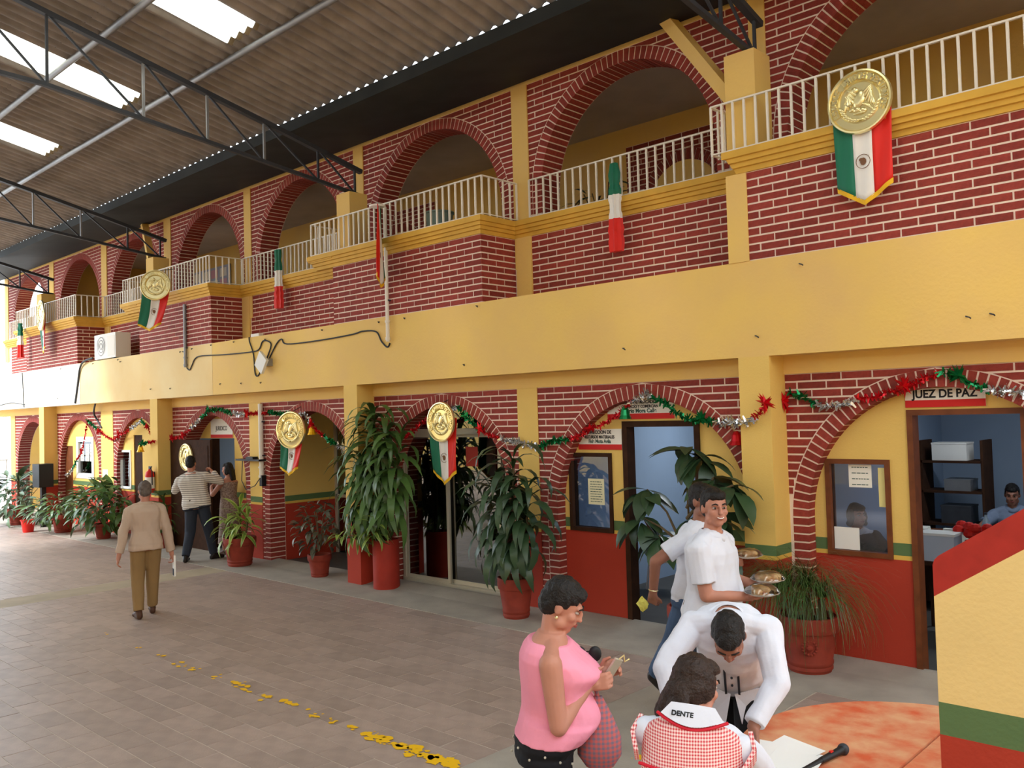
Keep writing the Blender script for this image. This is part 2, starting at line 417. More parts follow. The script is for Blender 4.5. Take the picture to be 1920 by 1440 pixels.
spl.build('line_marking', M['ylw_mark'], flo, kind='stuff', label='flaked yellow line painted across the tiles')

# ------------------------------------------------------------------ lower arcade
# (x0, x1, arch centre, inner radius)
LOW = [(-3.846, -1.10, -2.475, 1.19), (-7.03, -4.164, -5.50, 1.26), (-10.222, -7.36, -8.76, 1.22), (-13.345, -10.54, -11.90, 1.22),
       (-16.612, -13.72, -15.12, 1.25), (-19.43, -16.93, -18.18, 1.10), (-22.712, -20.07, -21.39, 1.16), (-25.75, -23.03, -24.4, 1.18)]
RT = 0.148
for i, (x0, x1, c, Ri) in enumerate(LOW):
    apex = 2.665; Ro = Ri + RT; sp = apex - Ro
    lab = ['brick arch wall around the judge office', 'brick arch wall around the natural resources office', 'brick arch wall around the sliding glass door', 'brick arch over the open passage',
           'brick arch wall around the brown double door', 'brick arch wall beside the fire extinguisher', 'brick arch wall with the white notice window', 'far brick arch open to daylight'][i]
    w = arch_panel(x0, x1, 0, ZL, c, sp, Ri, YW, YI).build('wall_arcade', M['mortar'], kind='structure', label=lab)
    st = MB() if x1 < NEAR_X else None
    ring(w, c, sp, Ri, Ro, YW, YI - 0.01, 0.0, st)
    lay(w, (x0, YW, 0), 0.0, x1 - x0, 0.0, ZL, (c - x0, sp, Ro), st, seed=i)
    if st is not None: st.build('brickwork', M['brick'], w, kind='stuff')
# piers between arches, columns under the beam, band over the bricks
for x0, x1 in [(-1.10, -0.78), (-7.36, -7.03), (-13.72, -13.345), (-20.07, -19.43), (-26.1, -25.75)]:
    MB().box(x0, x1, YW - 0.012, YI, 0, ZL).build('pillar', M['banded'], kind='structure', label='yellow pillar between two brick arches with red foot and green stripe')
for x in COLS[1:]:
    MB().box(x, x + COLW, 0.0, YW + 0.02, 0, ZB).build('column', M['banded'], kind='structure', label='square yellow column carrying the balcony beam, red at the foot')
MB().box(-27.5, 1.5, YW - 0.02, YI, ZL, ZB + 0.2).build('lintel_band', M['yellow'], kind='structure')
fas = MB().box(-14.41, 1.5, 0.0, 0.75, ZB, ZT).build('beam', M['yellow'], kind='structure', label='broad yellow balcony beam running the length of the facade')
MB().box(-20.42, -14.418, 0.0, 0.75, ZB, ZT).build('beam_section', mat('daylit_paint_mid', (240, 214, 158), 0.75, 0.08, 1.2, rgb2=(234, 200, 136)), fas, label='cream section of the balcony beam with daylight painted in')  # paler colour stands in for strong daylight from the open end
MB().box(-27.5, -20.43, -0.004, 0.75, ZB, ZT).build('beam_section', mat('daylit_paint_far', (246, 238, 220), 0.75, 0.06, 1.5), fas, label='far section of the balcony beam with overexposure painted in as white')  # overexposed end of the beam, its brightness put into a near-white colour
hk = MB(); rs = random.Random(5)
for k in range(26):
    x = rs.uniform(-22, -1.3); z = rs.choice([ZB + 0.18, ZT - 0.07, ZT - 0.05]) + rs.uniform(-.03, .03)
    hk.tube([(x, 0.01, z), (x, -0.03, z), (x + 0.03, -0.045, z - 0.012), (x + 0.035, -0.03, z - 0.02)], 0.006, 5)
hk.build('wall_hook', M['steel'], fas, kind='stuff')

# ------------------------------------------------------------------ parapets with cornices (bays stand forward, the rest is set back)
def cornice_prof(y):  # (y, z) points, front face towards -y
    return [(y + 0.05, ZC0), (y - 0.02, ZC0), (y - 0.03, ZC0 + 0.045), (y - 0.055, ZC0 + 0.05), (y - 0.06, ZC0 + 0.09), (y - 0.085, ZC0 + 0.095), (y - 0.09, ZC0 + 0.135), (y - 0.115, ZC0 + 0.14), (y - 0.12, ZC1), (y + 0.05, ZC1)]
BAYS = [(-4.20, -1.12, -4.20), (-10.735, -7.62, -11.24), (-17.34, -14.43, -17.98), (-23.85, -20.56, -24.45)]
RECS = [(-7.325, -4.21), (-14.12, -10.72), (-20.24, -17.33), (-27.0, -23.84)]
BLAB = ['nearest projecting brick balcony front', 'projecting brick balcony front with the flag pole', 'projecting brick balcony front with the gold medallion', 'farthest projecting brick balcony front']
for i, (x0, x1, xl) in enumerate(BAYS):
    w = MB().box(x0, x1, 0.0, 0.12, ZT, ZC0).box(x1 - 0.12, x1, 0.12, YU + 0.1, ZT, ZC0).build('wall_balcony', M['mortar'], kind='structure', label=BLAB[i])
    st = MB() if x1 < NEAR_X else None
    xs = -4.005 if i == 0 else x0
    lay(w, (xs, 0.0, ZT), 0.0, x1 - xs, ZT, ZC0, None, st, seed=20 + i)
    lay(w, (x1, 0.0, ZT), PI / 2, YU, ZT, ZC0, None, st, seed=30 + i)
    if st is not None: st.build('brickwork', M['brick'], w, kind='stuff')
    if i == 0: MB().box(-4.22, -4.003, -0.012, 0.12, ZT, ZC0).build('corner_pier', M['yellow'], w)
    pr = cornice_prof(0.0)
    cb = MB()
    V = [(xl + (0.0 if j in (7, 8) else 0.10 * (1 - (p[1] - ZC0) / (ZC1 - ZC0))), p[0], p[1]) for j, p in enumerate(pr)]
    V2 = [(x1 - p[0] * 1.0 if p[0] < 0 else x1, p[0], p[1]) for p in pr]
    V3 = [(x1 - p[0] if p[0] < 0 else x1 - 0.05, YU + 0.05 + (p[0] if p[0] < 0 else 0), p[1]) for p in pr]
    n = len(pr)
    cb.add(V + V2, [tuple(range(n)), tuple(range(2 * n - 1, n - 1, -1))] + [(k, k + n, (k + 1) % n + n, (k + 1) % n) for k in range(n)])
    cb.add(V2 + V3, [tuple(range(n)), tuple(range(2 * n - 1, n - 1, -1))] + [(k, k + n, (k + 1) % n + n, (k + 1) % n) for k in range(n)])
    if xl < x0 - 0.02:   # the underside of the overhanging end
        cb.box(xl, x0 + 0.1, -0.10, YU, ZC0 + 0.12, ZC1)
    cb.build('cornice', M['cornice'], w)
for i, (x0, x1) in enumerate(RECS):
    w = MB().box(x0 - 0.35, x1, YU, YU + 0.14, ZT, ZC0).build('wall_balcony', M['mortar'], kind='structure', label=['nearest set-back brick balcony front', 'set-back brick balcony front behind the cable pole', 'set-back brick balcony front behind the air conditioner', 'farthest set-back brick balcony front'][i])
    st = MB() if x1 < NEAR_X else None
    lay(w, (x0, YU, ZT), 0.0, x1 - x0, ZT, ZC0, None, st, seed=40 + i)
    if st is not None: st.build('brickwork', M['brick'], w, kind='stuff')
    MB().prism(cornice_prof(YU), 'x', x0 - 0.35, x1).build('cornice', M['cornice'], w)
for xa in (-7.575, -14.40, -20.52):
    MB().box(xa, xa + 0.255, YU - 0.03, YU + 0.1, ZT, ZC0).build('pillar', M['yellow'], kind='structure')

# ------------------------------------------------------------------ upper wall of arches
UP = [(-4.06, -1.05, -2.50, 1.37), (-7.33, -4.24, -5.90, 1.24), (-10.75, -7.60, -9.19, 1.37), (-14.07, -10.99, -12.55, 1.27), (-17.20, -14.30, -15.72, 1.27), (-20.40, -17.50, -18.95, 1.25), (-23.7, -20.70, -22.10, 1.27), (-27.2, -24.0, -25.5, 1.27)]
for i, (x0, x1, c, Ri) in enumerate(UP):
    Ro = Ri + 0.14; sp = 6.62 - Ro - 0.06
    w = arch_panel(x0, x1, ZC1 - 0.1, ZW0, c, sp, Ri, YU, YU + 0.36).build('wall_gallery', M['mortar'], kind='structure', label='upper gallery wall with a round brick arch')
    st = MB() if x1 < NEAR_X else None
    ring(w, c, sp, Ri, Ro, YU, YU + 0.35, ZC1 - 0.02, st)
    lay(w, (x0, YU, 0), 0.0, x1 - x0, ZC1 - 0.02, ZW0, (c - x0, sp, Ro), st, seed=60 + i)
    if st is not None: st.build('brickwork', M['brick'], w, kind='stuff')
for a, b in [(-1.05, -0.8), (-4.24, -4.06), (-7.60, -7.33), (-10.99, -10.75), (-14.30, -14.07), (-17.50, -17.20), (-20.70, -20.40), (-24.0, -23.7), (-27.5, -27.2)]:
    MB().box(a, b, YU - 0.02, YU + 0.36, ZC1 - 0.6, ZW0).build('pillar', M['yellow'], kind='structure')
MB().box(-27.5, 1.5, YU - 0.02, YU + 0.36, ZW0, ZW1).build('trim_1', M['yellow'], kind='structure', label='yellow band along the top of the gallery wall')
MB().box(-27.5, 1.5, YU - 0.02, 5.0, ZW1, ZW1 + 0.15).build('ceiling_gallery', M['plaster_dark'], kind='structure')
MB().box(-27.5, 1.5, 0.75, 5.0, ZT - 0.9, ZT + 0.1).build('gallery_floor', M['plaster_dark'], kind='structure')
gw = MB().box(-27.5, 1.5, 3.25, 3.4, ZT + 0.1, ZW1).build('wall_gallery_back', M['yellow'], kind='structure')
MB().box(-24.1, -24.0, YU + 0.36, 3.3, ZT + 0.1, ZW1).build('wall_gallery_end', M['yellow'], kind='structure')
# brick arch at the back of the gallery, closed by a pale panel
for cx in (-6.65, -13.0):
    bw = MB().box(cx - 1.0, cx + 1.0, 3.19, 3.25, ZT + 0.1, 6.35).build('wall_inner_arch', M['mortar'], kind='structure')
    st = MB(); lay(bw, (cx - 1.0, 3.19, 0), 0.0, 2.0, ZT + 0.1, 6.35, (1.0, 5.35, 0.75), st); ring(bw, cx, 5.35, 0.6, 0.75, 3.18, 3.2, ZT + 0.1, st)
    st.build('brickwork', M['brick'], bw, kind='stuff')
    MB().prism([(cx + 0.59 * math.cos(PI * k / 20), 5.35 + 0.59 * math.sin(PI * k / 20)) for k in range(21)] + [(cx - 0.59, ZT + 0.1), (cx + 0.59, ZT + 0.1)], 'y', 3.17, 3.2).build('arch_panel', M['yellow'], bw)
MB().box(-27.6, -27.4, 0.9, 5.0, 0, 2.7).build('wall_end', M['yellow'], kind='structure')
MB().box(1.4, 1.6, 0.3, 5.0, 0, ZW1).build('wall_east', M['yellow'], kind='structure')

# stub columns on the balcony fronts carry the roof trusses; inclined braces
STUB = [(-4.199, 0.318, 5.80), (-10.61, 0.318, 5.68), (-17.0, 0.318, 5.64), (-23.1, 0.318, 5.62)]
for i, (x, w_, zt) in enumerate(STUB):
    s_ = MB().box(x, x + w_, 0.0, 0.32, ZC1, zt).build('column', M['yellow'], kind='structure', label='short yellow column on the balcony that carries a roof truss')
    if i in (0, 2):
        MB().bar((x + 0.03, 0.16, zt - 0.42), (x - 1.0, 0.42, zt + 0.95), 0.13, 0.13).build('brace', M['yellow'], s_)

# ------------------------------------------------------------------ roof: corrugated sheets, skylights, purlins, trusses, gutter
ROOF0, RSL = 6.415, -0.214
def rz(y): return ROOF0 + RSL * y
RIDGE = -8.6
SP = 0.7575; WAVE = SP / 4
rows = [-0.78, -2.28, -3.48, -4.68, -5.88, -7.08, RIDGE]
def sheet_mesh(y0, y1, mm, name):
    mb = MB(); n = 28; V = []
    for y in (y0, y1):
        for k in range(n + 1):
            x = -0.02 + (SP + 0.04) * k / n; V.append((x, y, rz(y) - ROOF0 + 0.03 * math.cos(2 * PI * x / WAVE) + 0.03))
    F = [(k, k + 1, k + n + 2, k + n + 1) for k in range(n)]
    me = mb.add(V, F).mesh(name, mm); shade(me, 80); return me
XS0_ = -9.57 - 19 * SP
ceil_ = MB().box(-20.9, 1.0, RIDGE - 0.02, RIDGE + 0.1, rz(RIDGE) + 0.04, rz(RIDGE) + 0.10).build('ceiling', M['sheet'], kind='structure', label='pitched roof of brown corrugated sheets over the courtyard')
XS0 = -9.57 - 19 * SP; ncol = int((1.2 - XS0) / SP)
me_s = {}
for r in range(len(rows) - 1):
    ya, yb = rows[r] , rows[r + 1] - 0.06
    for sky in (0, 1): me_s[(r, sky)] = sheet_mesh(ya, yb, M['skylight'] if sky else M['sheet'], 'skylight_panel' if sky else 'roof_sheet')
for k in range(ncol):
    for r in range(len(rows) - 1):
        if r >= 2 and XS0 + k * SP < -20.9: continue      # far roof left open beyond the second purlin, unseen, to let light in
        sky = 1 if ((k + 1) % 4 == 0 and 1 <= r <= 3) else 0
        link('skylight_panel' if sky else 'roof_sheet', me_s[(r, sky)], ceil_, (XS0 + k * SP, 0, ROOF0 + (0.006 if sky else 0) + 0.004 * (k % 2) - 0.008 * (r % 2)), None, label='white translucent skylight sheet' if sky else None)
# the other slope, out of view
mb = MB(); n = ncol * 16; V = []
for y in (RIDGE, -16.6):
    for k in range(n + 1):
        x = -20.9 + (XS0 + ncol * SP + 20.9) * k / n; V.append((x, y, rz(RIDGE) + (RIDGE - y) * RSL + 0.03 * math.cos(2 * PI * x / WAVE)))
mb.add(V, [(k, k + 1, k + n + 2, k + n + 1) for k in range(n)]).build('far_slope', M['sheet'], ceil_, smooth=True)
for i, y in enumerate([-2.16, -3.32, -4.5, -5.7, -6.9, -8.3]):
    MB().tube([(XS0, y, rz(y) - 0.03), (1.0, y, rz(y) - 0.03)], 0.042, 10).build('purlin', M['galv'], ceil_, smooth=True)
for i, x in enumerate([-3.98, -10.45, -16.85, -22.95]):
    t = thing('roof_truss', ['steel roof truss on the nearest balcony column', 'steel roof truss whose foot stands above the flag pole', 'steel roof truss above the hanging gold medallion', 'farthest steel roof truss near the open end'][i], 'truss', (x, 0, 0), 0, 'roof trusses')
    def tz(y): return 6.15 - 0.232 * (y) if y < 0.2 else 6.15 - 0.232 * y
    def bz(y): return 5.735 - 0.128 * y
    yb = RIDGE; dz = [0.1, 0.0, -0.03, -0.05][i]
    MB().bar((0, 0.34, tz(0.34) - 0.02 + dz), (0, -0.9, tz(-0.9) + dz), 0.075, 0.06).bar((0, -0.9, tz(-0.9) + dz), (0, yb, rz(yb) - 0.12), 0.075, 0.06).build('top_chord', M['steel'], t)
    MB().bar((0, 0.33, bz(0.33) + dz), (0, -4.05, bz(-4.05) + dz), 0.055, 0.045).bar((0, -4.05, bz(-4.05) + dz), (0, yb, bz(-4.05) + 0.15 + dz), 0.055, 0.045).build('bottom_chord', M['steel'], t)
    ny = [0.22, -0.42, -1.28, -2.10, -2.93, -4.03, -5.1, -6.2, -7.4, RIDGE + 0.05]
    def tzz(y): return (tz(y) + dz) if y > -0.9 else (tz(-0.9) + dz) + (rz(yb) - 0.12 - tz(-0.9) - dz) * (y + 0.9) / (yb + 0.9)
    def bzz(y): return (bz(y) if y > -4.05 else bz(-4.05) + 0.15 * (y + 4.05) / (yb + 4.05)) + dz
    for k, y in enumerate(ny):
        MB().bar((0, y, bzz(y)), (0, y, tzz(y)), 0.028).build('web_post', M['galv'] if 2 <= k <= 4 else M['steel'], t)
        if k + 1 < len(ny): MB().bar((0, y, bzz(y)), (0, ny[k + 1], tzz(ny[k + 1])), 0.024).build('web_diagonal', M['steel'], t)
gut = MB()
prof = [(-0.84, 6.575), (-0.80, 6.575), (-0.80, 6.47), (0.55, 6.60), (0.58, 6.80), (0.62, 6.80), (0.62, 6.655), (0.50, 6.56), (-0.84, 6.42)]
gut.prism(prof, 'x', -27.5, 1.5)
gut.build('roof_gutter', M['gutter'], None, kind='structure', label='wide dark sheet metal gutter between roof edge and gallery wall')

# unseen walls closing the courtyard behind the camera, added to cut light from there
MB().box(-34, 6.0, -17.2, -17.0, 0, 5.6).build('wall_unseen_opposite', M['yellow'], kind='structure')
MB().box(5.8, 6.0, -17.0, 0.3, 0, 6.3).build('wall_unseen_right', M['yellow'], kind='structure')
# ------------------------------------------------------------------ rooms behind the arcade
YB = 5.2
MB().box(-23.2, 1.4, YB, YB + 0.12, 0, 3.0).build('wall_back', M['blue_wall'], kind='structure', label='pale blue back wall of the offices')
MB().box(-27.5, 1.5, YI + 0.02, YB + 0.1, ZB, ZB + 0.04).build('ceiling_office', M['white'], kind='structure')
for x in (-0.9, -4.02, -7.2, -10.4, -13.28, -16.75, -19.75, -22.9):
    MB().box(x - (0.12 if abs(x + 4.02) < 0.01 else 0.05), x + (0.05 if abs(x + 4.02) < 0.01 else 0.16), YI + 0.0, YB, 0, ZB).build('wall_partition', M['banded'] if abs(x + 13.28) < 0.01 else M['blue_wall'], kind='structure')

def infill(x0, x1, y, holes, label, m_='banded'):
    return rect_wall(x0, x1, 0, ZL, y, y + 0.12, holes).build('wall_infill', M[m_], kind='structure', label=label)

def win(n, x0, x1, z0, z1, y, fm, pm, label, fw=0.045):
    w = link('window_%d' % n, None, kind='structure', label=label)
    mb = MB().box(x0, x0 + fw, y - 0.02, y + 0.1, z0, z1).box(x1 - fw, x1, y - 0.02, y + 0.1, z0, z1).box(x0 + fw, x1 - fw, y - 0.02, y + 0.1, z1 - fw, z1).box(x0 + fw, x1 - fw, y - 0.02, y + 0.1, z0, z0 + fw)
    mb.build('window_frame', fm, w)
    MB().box(x0 + fw, x1 - fw, y + 0.03, y + 0.036, z0 + fw, z1 - fw).build('pane', pm, w)
    return w

def doorframe(n, x0, x1, z1, y, fm, label, fw=0.05):
    d = link('door_%d' % n, None, kind='structure', label=label)
    MB().box(x0, x0 + fw, y - 0.02, y + 0.13, 0, z1).box(x1 - fw, x1, y - 0.02, y + 0.13, 0, z1).box(x0 + fw, x1 - fw, y - 0.02, y + 0.13, z1 - fw, z1).build('door_frame', fm, d)
    return d

# judge's office
YJ = 0.44
infill(-4.0, -0.95, YJ, [(-3.538, -2.941, 0.985, 1.877), (-2.775, -1.83, -1, 2.32)], 'yellow office wall with a brown framed window and door', 'banded_in')
win(1, -3.538, -2.941, 0.985, 1.877, YJ, M['wood_brown'], M['glass'], 'brown framed office window with papers stuck on the glass')
doorframe(1, -2.775, -1.83, 2.32, YJ, M['wood_brown'], 'open doorway of the judge office with a brown frame')
# natural resources office
infill(-7.05, -4.1, YJ, [(-6.672, -6.04, 0.988, 1.902), (-5.875, -4.88, -1, 2.262)], 'yellow office wall with a dark framed window and door', 'banded_in')
win(2, -6.672, -6.04, 0.988, 1.902, YJ, M['wood_dark'], M['glass'], 'dark framed window with a torn notice on the pane')
doorframe(2, -5.875, -4.88, 2.262, YJ, M['wood_dark'], 'open doorway of the resources office with a dark frame', 0.065)
# glass sliding door under the third arch
d = link('door_3', None, kind='structure', label='aluminium framed sliding glass door with tinted panes')
fr = MB()
for a in (-9.955, -7.985): fr.box(a, a + 0.055, YI - 0.04, YI + 0.06, 0, 2.2)
fr.box(-10.2, -7.4, YI - 0.04, YI + 0.06, 2.12, 2.2).box(-9.955, -7.93, YI - 0.05, YI + 0.07, 0, 0.07)
fr.build('door_frame', M['alu'], d)
for a, b, y in ((-9.90, -8.97, YI - 0.02), (-9.05, -7.985, YI + 0.03)):
    MB().box(a, a + 0.05, y, y + 0.03, 0.07, 2.12).box(b - 0.05, b, y, y + 0.03, 0.07, 2.12).box(a + 0.05, b - 0.05, y, y + 0.03, 0.07, 0.12).box(a + 0.05, b - 0.05, y, y + 0.03, 2.08, 2.12).build('sash', M['alu'], d)
    MB().box(a + 0.05, b - 0.05, y + 0.012, y + 0.018, 0.12, 2.08).build('pane', M['glass_dark'], d)
MB().box(-10.22, -9.955, YI, YI + 0.006, 0, 2.12).box(-7.93, -7.36, YI, YI + 0.006, 0, 2.12).box(-10.22, -7.36, YI, YI + 0.006, 2.2, ZL).build('pane', M['glass_dark'], d)
# open passage with a glazed end
MB().box(-13.12, -13.06, 1.62, 1.68, 0, 2.5).box(-13.12, -10.4, 1.62, 1.68, 2.5, ZB).box(-12.3, -12.25, 1.62, 1.68, 0, 2.5).box(-13.1, -10.4, 1.62, 1.68, 0.98, 1.03).box(-11.3, -11.25, 1.62, 1.68, 0, 2.5).build('window_3', M['alu'], kind='structure', label='aluminium framed glazing at the end of the open passage')
MB().box(-13.1, -10.4, 1.645, 1.65, 0, 2.5).build('window_4', M['glass_dark'], kind='structure', label='tinted pane at the end of the open passage')
# brown double door
infill(-16.65, -13.6, YI, [(-16.7, -14.78, -1, 2.07)], 'yellow wall above and beside the brown double door')
d = link('door_4', None, kind='structure', label='brown wooden double door with one leaf open')
MB().box(-16.60, -15.02, 0.245, 0.285, 0.01, 2.055).build('door_leaf', M['wood_dark'], d)
for a in (-16.5, -15.72): MB().box(a, a + 0.62, 0.235, 0.245, 0.15, 0.95).box(a, a + 0.62, 0.235, 0.245, 1.08, 1.95).build('door_panel', M['wood_dark'], d)
MB().box(-15.63, -15.57, YI - 0.02, YI + 0.13, 0, 2.06).build('door_frame', M['wood_dark'], d)
MB().sphere((-15.12, 0.21, 1.0), 0.035).build('door_handle', M['alu'], d, smooth=True)
# far bays
YF = 0.40
infill(-19.45, -16.9, YF, [(-19.30, -18.75, 1.0, 1.83), (-18.62, -18.2, -1, 2.15)], 'yellow wall with a small window and a narrow dark door')
win(5, -19.30, -18.75, 1.0, 1.83, YF, M['white'], M['glass'], 'small white framed window with a brown shutter beside it')
d = link('door_5', None, kind='structure', label='narrow dark door beside the fire extinguisher')
MB().box(-18.62, -18.2, YF + 0.02, YF + 0.06, 0.0, 2.15).build('door_leaf', M['wood_dark'], d)
infill(-22.75, -20.05, YF, [(-21.75, -20.72, 1.15, 2.12), (-22.6, -22.0, -1, 1.9)], 'far yellow wall with a white framed window and a brown door')
win(6, -21.75, -20.72, 1.15, 2.12, YF, M['white'], M['glass'], 'white framed window with posters behind the glass', 0.12)
d = link('door_6', None, kind='structure', label='far brown door half behind potted plants')
MB().box(-22.6, -22.0, YF + 0.02, YF + 0.06, 0.0, 1.9).build('door_leaf', M['wood_brown'], d)
MB().box(-26.0, -22.9, 4.0, 4.1, 0, 0.9).build('wall_low', M['yellow'], kind='structure')

# unseen fill lamps added to brighten the offices, shaped as tube fittings
M['tube'] = mat('fill_tube', (255, 255, 255)); _b = M['tube'].node_tree.nodes['Principled BSDF']; _b.inputs['Emission Color'].default_value = (0.9, 0.95, 1, 1); _b.inputs['Emission Strength'].default_value = 4
OFF_W = {0: 22, 1: 40, 2: 6, 4: 26, 5: 30, 6: 30}
for i, (cx, lb) in enumerate([(-2.4, 'in the judge office'), (-5.6, 'in the resources office'), (-8.8, 'behind the sliding glass door'), (-12.0, ''), (-15.2, 'behind the brown double door'), (-18.2, 'behind the narrow dark door'), (-21.4, 'behind the far white window')]):
    if not lb: continue
    t = thing('fill_lamp', 'added tube-shaped fill lamp on the ceiling ' + lb, 'lamp', (cx, 3.0, ZB), 0)
    MB().box(-0.6, 0.6, -0.05, 0.05, -0.06, -0.001).build('fill_housing', M['white'], t)
    MB().tube([(-0.58, 0, -0.08), (0.58, 0, -0.08)], 0.016, 8).build('tube', M['tube'], t)
    ld = bpy.data.lights.new('office_fill', 'AREA'); ld.shape = 'RECTANGLE'; ld.size = 1.2; ld.size_y = 0.1; ld.energy = OFF_W[i]; ld.color = (0.85, 0.93, 1.0)
    lo = bpy.data.objects.new('office_fill', ld); COL.objects.link(lo); lo.location = (cx, 3.0, ZB - 0.11)

# ------------------------------------------------------------------ signs and papers
INK, INKR, INKG = mat('ink', (30, 30, 34)), mat('sign_red', (206, 40, 36)), mat('ink_green', (60, 90, 80))
FX = (PI / 2, 0, 0)
def sign(x0, x1, z0, z1, y, label, lines, band=True):
    t = thing('sign', label, 'sign', ((x0 + x1) / 2, y, z0), 0); w = x1 - x0; h = z1 - z0
    MB().box(-w / 2, w / 2, -0.008, 0, 0, h).build('board', M['paper'], t)
    if band: MB().box(-w / 2, w / 2, -0.010, -0.008, 0.0, 0.062).build('stripe', INKR, t)
    for tx, sz, z, mt_, sx in lines: pmat_text(tx, sz, mt_, t, (0, -0.0085, z), FX, sx=sx, align='CENTER')
    return t
sign(-2.78, -2.13, 2.34, 2.505, YJ - 0.005, 'white sign with a red stripe reading JUEZ DE PAZ over the door', [('JUEZ DE PAZ', 0.098, 0.083, INK, 0.93)])
sign(-6.515, -5.888, 1.94, 2.178, YJ - 0.002, 'small white sign with a red stripe over the dark framed window', [('DIRECCION DE', 0.052, 0.185, INK, 0.95), ('RECURSOS MATERIALES', 0.05, 0.13, INK, 0.8), ('Fide Mota Avila', 0.06, 0.078, INKG, 0.85)])
sign(-6.075, -5.18, 2.285, 2.5, YJ - 0.002, 'long white sign with a red stripe over the resources office door', [('DIREC. DE MERCADOS', 0.05, 0.172, INK, 0.95), ('COMERCIO Y COMERCIAN', 0.045, 0.125, INK, 0.9), ('Mario Mora Calle', 0.062, 0.072, INKG, 1.0)])
sign(-15.64, -14.82, 2.08, 2.44, YI - 0.002, 'white sign with a red stripe over the brown double door', [('JURIDICO', 0.115, 0.14, mat('ink_grey', (110, 104, 96)), 0.85)])
def notice(x0, x1, z0, z1, y, label, mt_=None, lines=6):
    t = thing('paper_notice', label, 'paper', ((x0 + x1) / 2, y, z0)); w = x1 - x0; h = z1 - z0
    MB().box(-w / 2, w / 2, -0.002, 0, 0, h).build('sheet', mt_ or M['paper'], t)
    if lines:
        mb = MB(); r = random.Random(lines)
        for i in range(lines):
            z = h * (0.88 - 0.76 * i / max(lines - 1, 1)); x = -w * 0.36; 
            while x < w * 0.3:
                l = w * r.uniform(0.06, 0.2); mb.box(x, min(x + l, w * 0.38), -0.0032, -0.002, z - 0.004, z + 0.004); x += l + w * 0.03
        mb.build('lettering', INKG, t, kind='stuff')
    return t
notice(-6.42, -6.185, 1.30, 1.60, YJ + 0.028, 'torn cream notice stuck on the dark framed window', mat('cream', (238, 230, 190)), 9)
notice(-3.33, -3.118, 1.615, 1.825, YJ + 0.028, 'white printed notice at the top of the brown framed window', None, 4)
notice(-3.06, -2.99, 1.445, 1.80, YJ + 0.028, 'long yellow paper strip at the edge of the brown framed window', mat('yellow_paper', (240, 226, 150)), 0)
notice(-3.488, -3.252, 1.035, 1.24, YJ + 0.028, 'blank white sheet in the lower corner of the brown framed window', M['white'], 0)
notice(-8.66, -8.43, 1.685, 1.95, YI + 0.040, 'small red framed poster behind the sliding glass door', mat('poster_red', (190, 70, 60)), 0)
for i, x in enumerate((-21.5, -21.2, -20.95)): notice(x - 0.1, x + 0.1, 1.55, 1.95, YF + 0.028, ['pale poster in the far white framed window nearest the brown door', 'middle pale poster in the far white framed window', 'pale poster in the far white framed window nearest the arch'][i], None, 5)
notice(-20.0, -19.72, 1.2, 1.4, YW - 0.014, 'white paper pinned on the far yellow pillar', M['white'], 0)

# ------------------------------------------------------------------ white balcony railings
def railing(segs, label, skip=()):
    t = thing('railing', label, 'railing', (segs[0][0][0], segs[0][0][1], ZC1), 0, 'white balcony railings'); o = Vector((segs[0][0][0], segs[0][0][1], 0)); H = ZRAIL - ZC1
    for (a, b) in segs:
        a3 = Vector((a[0], a[1], 0)) - o; b3 = Vector((b[0], b[1], 0)) - o; L_ = (b3 - a3).length
        MB().bar(a3 + Vector((0, 0, H - 0.008)), b3 + Vector((0, 0, H - 0.008)), 0.026, 0.016).build('top_rail', M['white_metal'], t)
        MB().bar(a3 + Vector((0, 0, 0.022)), b3 + Vector((0, 0, 0.022)), 0.026, 0.012).build('bottom_rail', M['white_metal'], t)
        n = int(round(L_ / 0.118)); me = railing.me
        ang = math.atan2(b3.y - a3.y, b3.x - a3.x)
        for k in range(n + 1):
            if (a, b) != segs[0] and k == 0: continue
            link('baluster', me, t, a3 + (b3 - a3) * (k / n), (0, 0, ang))
    return t
railing.me = MB().box(-0.010, 0.010, -0.010, 0.010, 0.002, ZRAIL - ZC1 - 0.008).mesh('baluster', M['white_metal'])
railing([((-4.33, YU - 0.15), (-4.33, -0.055)), ((-4.33, -0.055), (-0.9, -0.055))], 'white railing on the nearest projecting balcony, under the gold disc')
railing([((-7.30, YU - 0.05), (-4.45, YU - 0.05))], 'white railing on the nearest set-back balcony front, with a hanging tricolour tassel')
railing([((-11.20, YU - 0.15), (-11.20, -0.055)), ((-11.20, -0.055), (-7.52, -0.055)), ((-7.52, -0.055), (-7.52, YU - 0.05))], 'white railing on the projecting balcony with the flag pole')
railing([((-14.3, YU - 0.05), (-11.3, YU - 0.05))], 'white railing behind the tricolour tassel between two projecting balconies')
railing([((-17.95, YU - 0.15), (-17.95, -0.055)), ((-17.95, -0.055), (-14.35, -0.055)), ((-14.35, -0.055), (-14.35, YU - 0.05))], 'white railing on the projecting balcony above the wall conduit')
railing([((-20.4, YU - 0.05), (-18.05, YU - 0.05))], 'white railing over the air conditioner')
railing([((-24.4, -0.055), (-20.47, -0.055)), ((-20.47, -0.055), (-20.47, YU - 0.05))], 'white railing on the farthest projecting balcony')
railing([((-27.0, YU - 0.05), (-24.5, YU - 0.05))], 'short white railing at the far open end')

# ------------------------------------------------------------------ flags, gold discs, tassels
CG, CW, CR = (30, 112, 84), (236, 232, 226), (222, 40, 30)
M['f_green'] = mat('flag_green', CG, 0.55); M['f_white'] = mat('flag_white', CW, 0.55); M['f_red'] = mat('flag_red', CR, 0.5)
M['fringe'] = mat('gold_fringe', (232, 180, 30), 0.6); M['brown_em'] = mat('emblem_brown', (120, 84, 60), 0.7)

